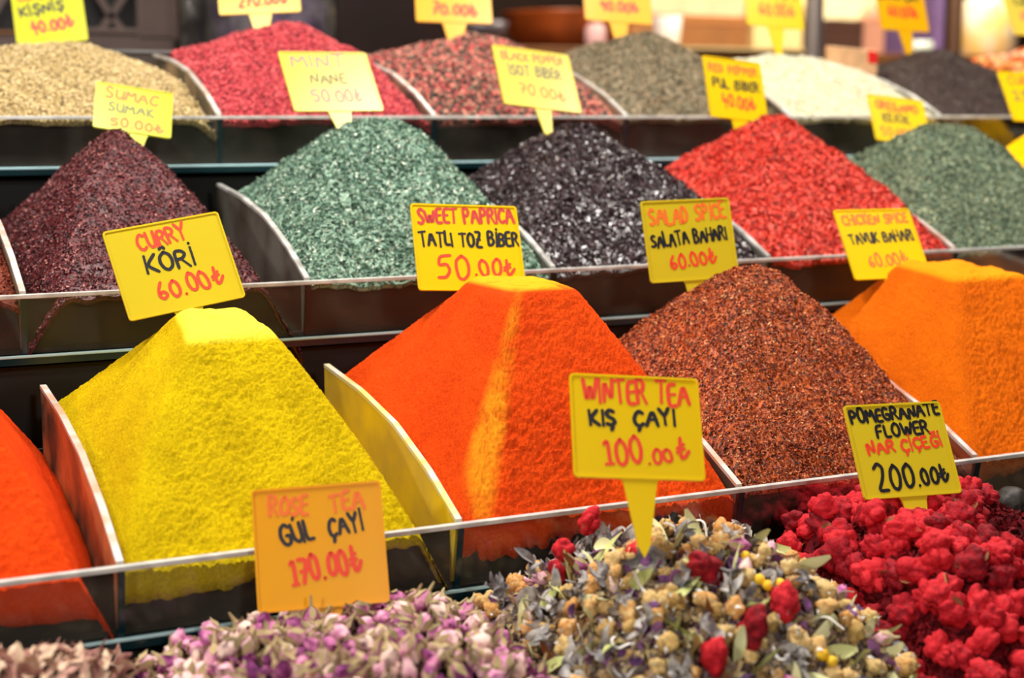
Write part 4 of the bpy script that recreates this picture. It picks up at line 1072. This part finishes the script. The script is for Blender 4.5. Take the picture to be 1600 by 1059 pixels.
def lathe_thing(name, px0, px1, ytop, ybot, Y, prof_, mat, label, cat, group=None, seg=28):
    a = at(px0, ybot, Y); b = at(px1, ybot, Y); r = (b.x - a.x) / 2; h_ = at(px0, ytop, Y).z - a.z
    o = MB().lathe([(r * p, h_ * q) for p, q in prof_], seg=seg).build(name, mat, None, smooth=True)
    o.location = ((a.x + b.x) / 2, Y, zt + .001); tag(o, label, cat, group)
    return o
lathe_thing('wooden_bowl', 795, 975, 18, 78, YF + .14, [(.55, 0), (.8, .15), (.97, .55), (1, .92), (1.03, 1), (.95, 1), (.88, .55), (.2, .3)], plain('bowl_wood', (168, 78, 26), .4, noise=.35, nscale=14), 'round orange brown wooden bowl behind the grey brown leaves', 'bowl')
lathe_thing('white_cup', 1022, 1062, 22, 78, YF + .1, [(.6, 0), (.8, .2), (1, 1), (.92, 1), (.7, .25)], plain('white_ceramic', (220, 216, 214), .3), 'white cup right of the wooden bowl in the background', 'cup')
lathe_thing('grey_scoop_bowl', 700, 790, 40, 78, YF - .0, [(.5, 0), (.9, .5), (1, 1), (.93, 1), (.8, .5)], plain('grey_metal_bowl', (110, 104, 112), .4, .5), 'grey metal bowl between the dark column and the wooden bowl', 'bowl')
lathe_thing('bulb_glint', 916, 944, 40, 78, YF - .04, [(.8, 0), (1, .2), (1, .8), (.6, 1)], plain('pink_bulb_glint', (232, 186, 186), .3), 'small pale pink stand-in for a blurred bulb glint in front of the wooden bowl', 'jar')  # solid added in place of a blurred bulb's glint
lathe_thing('pale_cup', 1418, 1452, 62, 84, YF - .0, [(.7, 0), (1, .3), (1, 1), (.9, 1), (.7, .3)], plain('pale_glaze', (190, 204, 196), .3), 'pale green cup behind the black dried leaves', 'cup')
lathe_thing('tall_white_jar', 1508, 1576, -30, 82, YF + .05, [(.85, 0), (1, .06), (1, .7), (.9, .8), (.55, .9), (.5, 1)], plain('white_jar', (236, 224, 204), .3, noise=.2, nscale=12, rgb2=(244, 206, 120)), 'tall pale jar in the background near the top right corner', 'jar')
# stacked boxes at the back
def crate(x0, x1, y0, y1, Y, c, name, label, cat, grp=None, zb=None):
    a = at(x0, y1, Y); b = at(x1, y0, Y)
    t = empty(name, ((a.x + b.x) / 2, Y, a.z if zb is None else zb)); tag(t, label, cat, grp)
    zz = a.z if zb is None else zb
    lid = (b.z - zz) * .22
    o = MB().box((a.x, Y, zz), (b.x, Y + .22, b.z - lid)).build('carton', plain(name + '_carton', c, .6, noise=.15, nscale=14), t, bevel=.003); o.location = -t.location
    o = MB().box((a.x - .003, Y - .003, b.z - lid), (b.x + .003, Y + .223, b.z)).build('lid', plain(name + '_lid', tuple(min(255, int(v * 1.08)) for v in c), .6), t, bevel=.003); o.location = -t.location
    return t
crate(985, 1170, 26, 58, YF + .52, (150, 98, 50), 'wooden_crate', 'brown wooden crate behind the white cup', 'crate', zb=zt)
crate(1000, 1175, -22, 26, YF + .54, (240, 206, 166), 'cream_box', 'cream box standing on the brown wooden crate', 'box', 'pale boxes in the background', zb=at(985, 26, YF + .52).z + .001)
crate(1282, 1425, 34, 74, YF + .42, (58, 32, 22), 'dark_crate', 'dark brown crate right of the metal pole', 'crate', zb=zt)
crate(1286, 1372, -30, 34, YF + .44, (250, 236, 190), 'pale_box', 'pale yellow box standing on the dark brown crate', 'box', 'pale boxes in the background', zb=at(1282, 34, YF + .42).z + .001)
crate(1178, 1256, -10, 40, YF + .5, (238, 214, 150), 'straw_box', 'straw coloured box left of the metal pole', 'box', 'pale boxes in the background', zb=zt)
crate(1424, 1462, 10, 76, YF + .2, (240, 176, 150), 'pink_box', 'upright pinkish box behind the black tea sign', 'box', 'pale boxes in the background', zb=zt)
crate(1460, 1480, -60, 80, YF + .1, (104, 80, 130), 'purple_box', 'tall narrow purple box in the background at the right', 'box', zb=zt)
# poles
def pole(x0, x1, Y, mat, label, foot=True):
    a = at(x0, 40, Y); b = at(x1, 40, Y); r = (b.x - a.x) / 2 * .9
    t = empty('support_pole', ((a.x + b.x) / 2, Y, 0)); tag(t, label, 'pole')
    MB().lathe([(r, .0), (r, 3.18)], seg=20).build('shaft', mat, t, smooth=True)
    MB().lathe([(r * 2.2, 0), (r * 2.2, .01), (r * 1.2, .03)], seg=20).build('foot_plate', mat, t)
pole(1260, 1285, 2.6, plain('brushed_metal', (150, 138, 132), .4, .5), 'brushed metal pole rising behind the cream seeds')
pole(1484, 1502, 2.9, plain('brown_metal', (120, 84, 60), .45, .3), 'brown pole behind the black dried leaves')
# packet stuck behind the cream seeds
pk = empty('spice_packet', at(1335, 100, 1.86)); tag(pk, 'beige packet with a red corner standing between the cream seeds and black leaves', 'packet')
A, B, C_, D = at(1297, 71, 1.86), at(1372, 79, 1.86), at(1370, 140, 1.86), at(1297, 132, 1.86)
o = MB().prism([A, B, C_, D], (0, .012, 0)).build('packet_front', plain('beige_card', (226, 176, 128), .5, noise=.2, nscale=60), pk, bevel=.0015); o.location = -pk.location
A, B, C_, D = at(1357, 79, 1.859), at(1371, 81, 1.859), at(1371, 99, 1.859), at(1357, 98, 1.859)
o = MB().prism([A, B, C_, D], (0, .001, 0)).build('red_corner', plain('red_print', (220, 30, 24), .5), pk); o.location = -pk.location
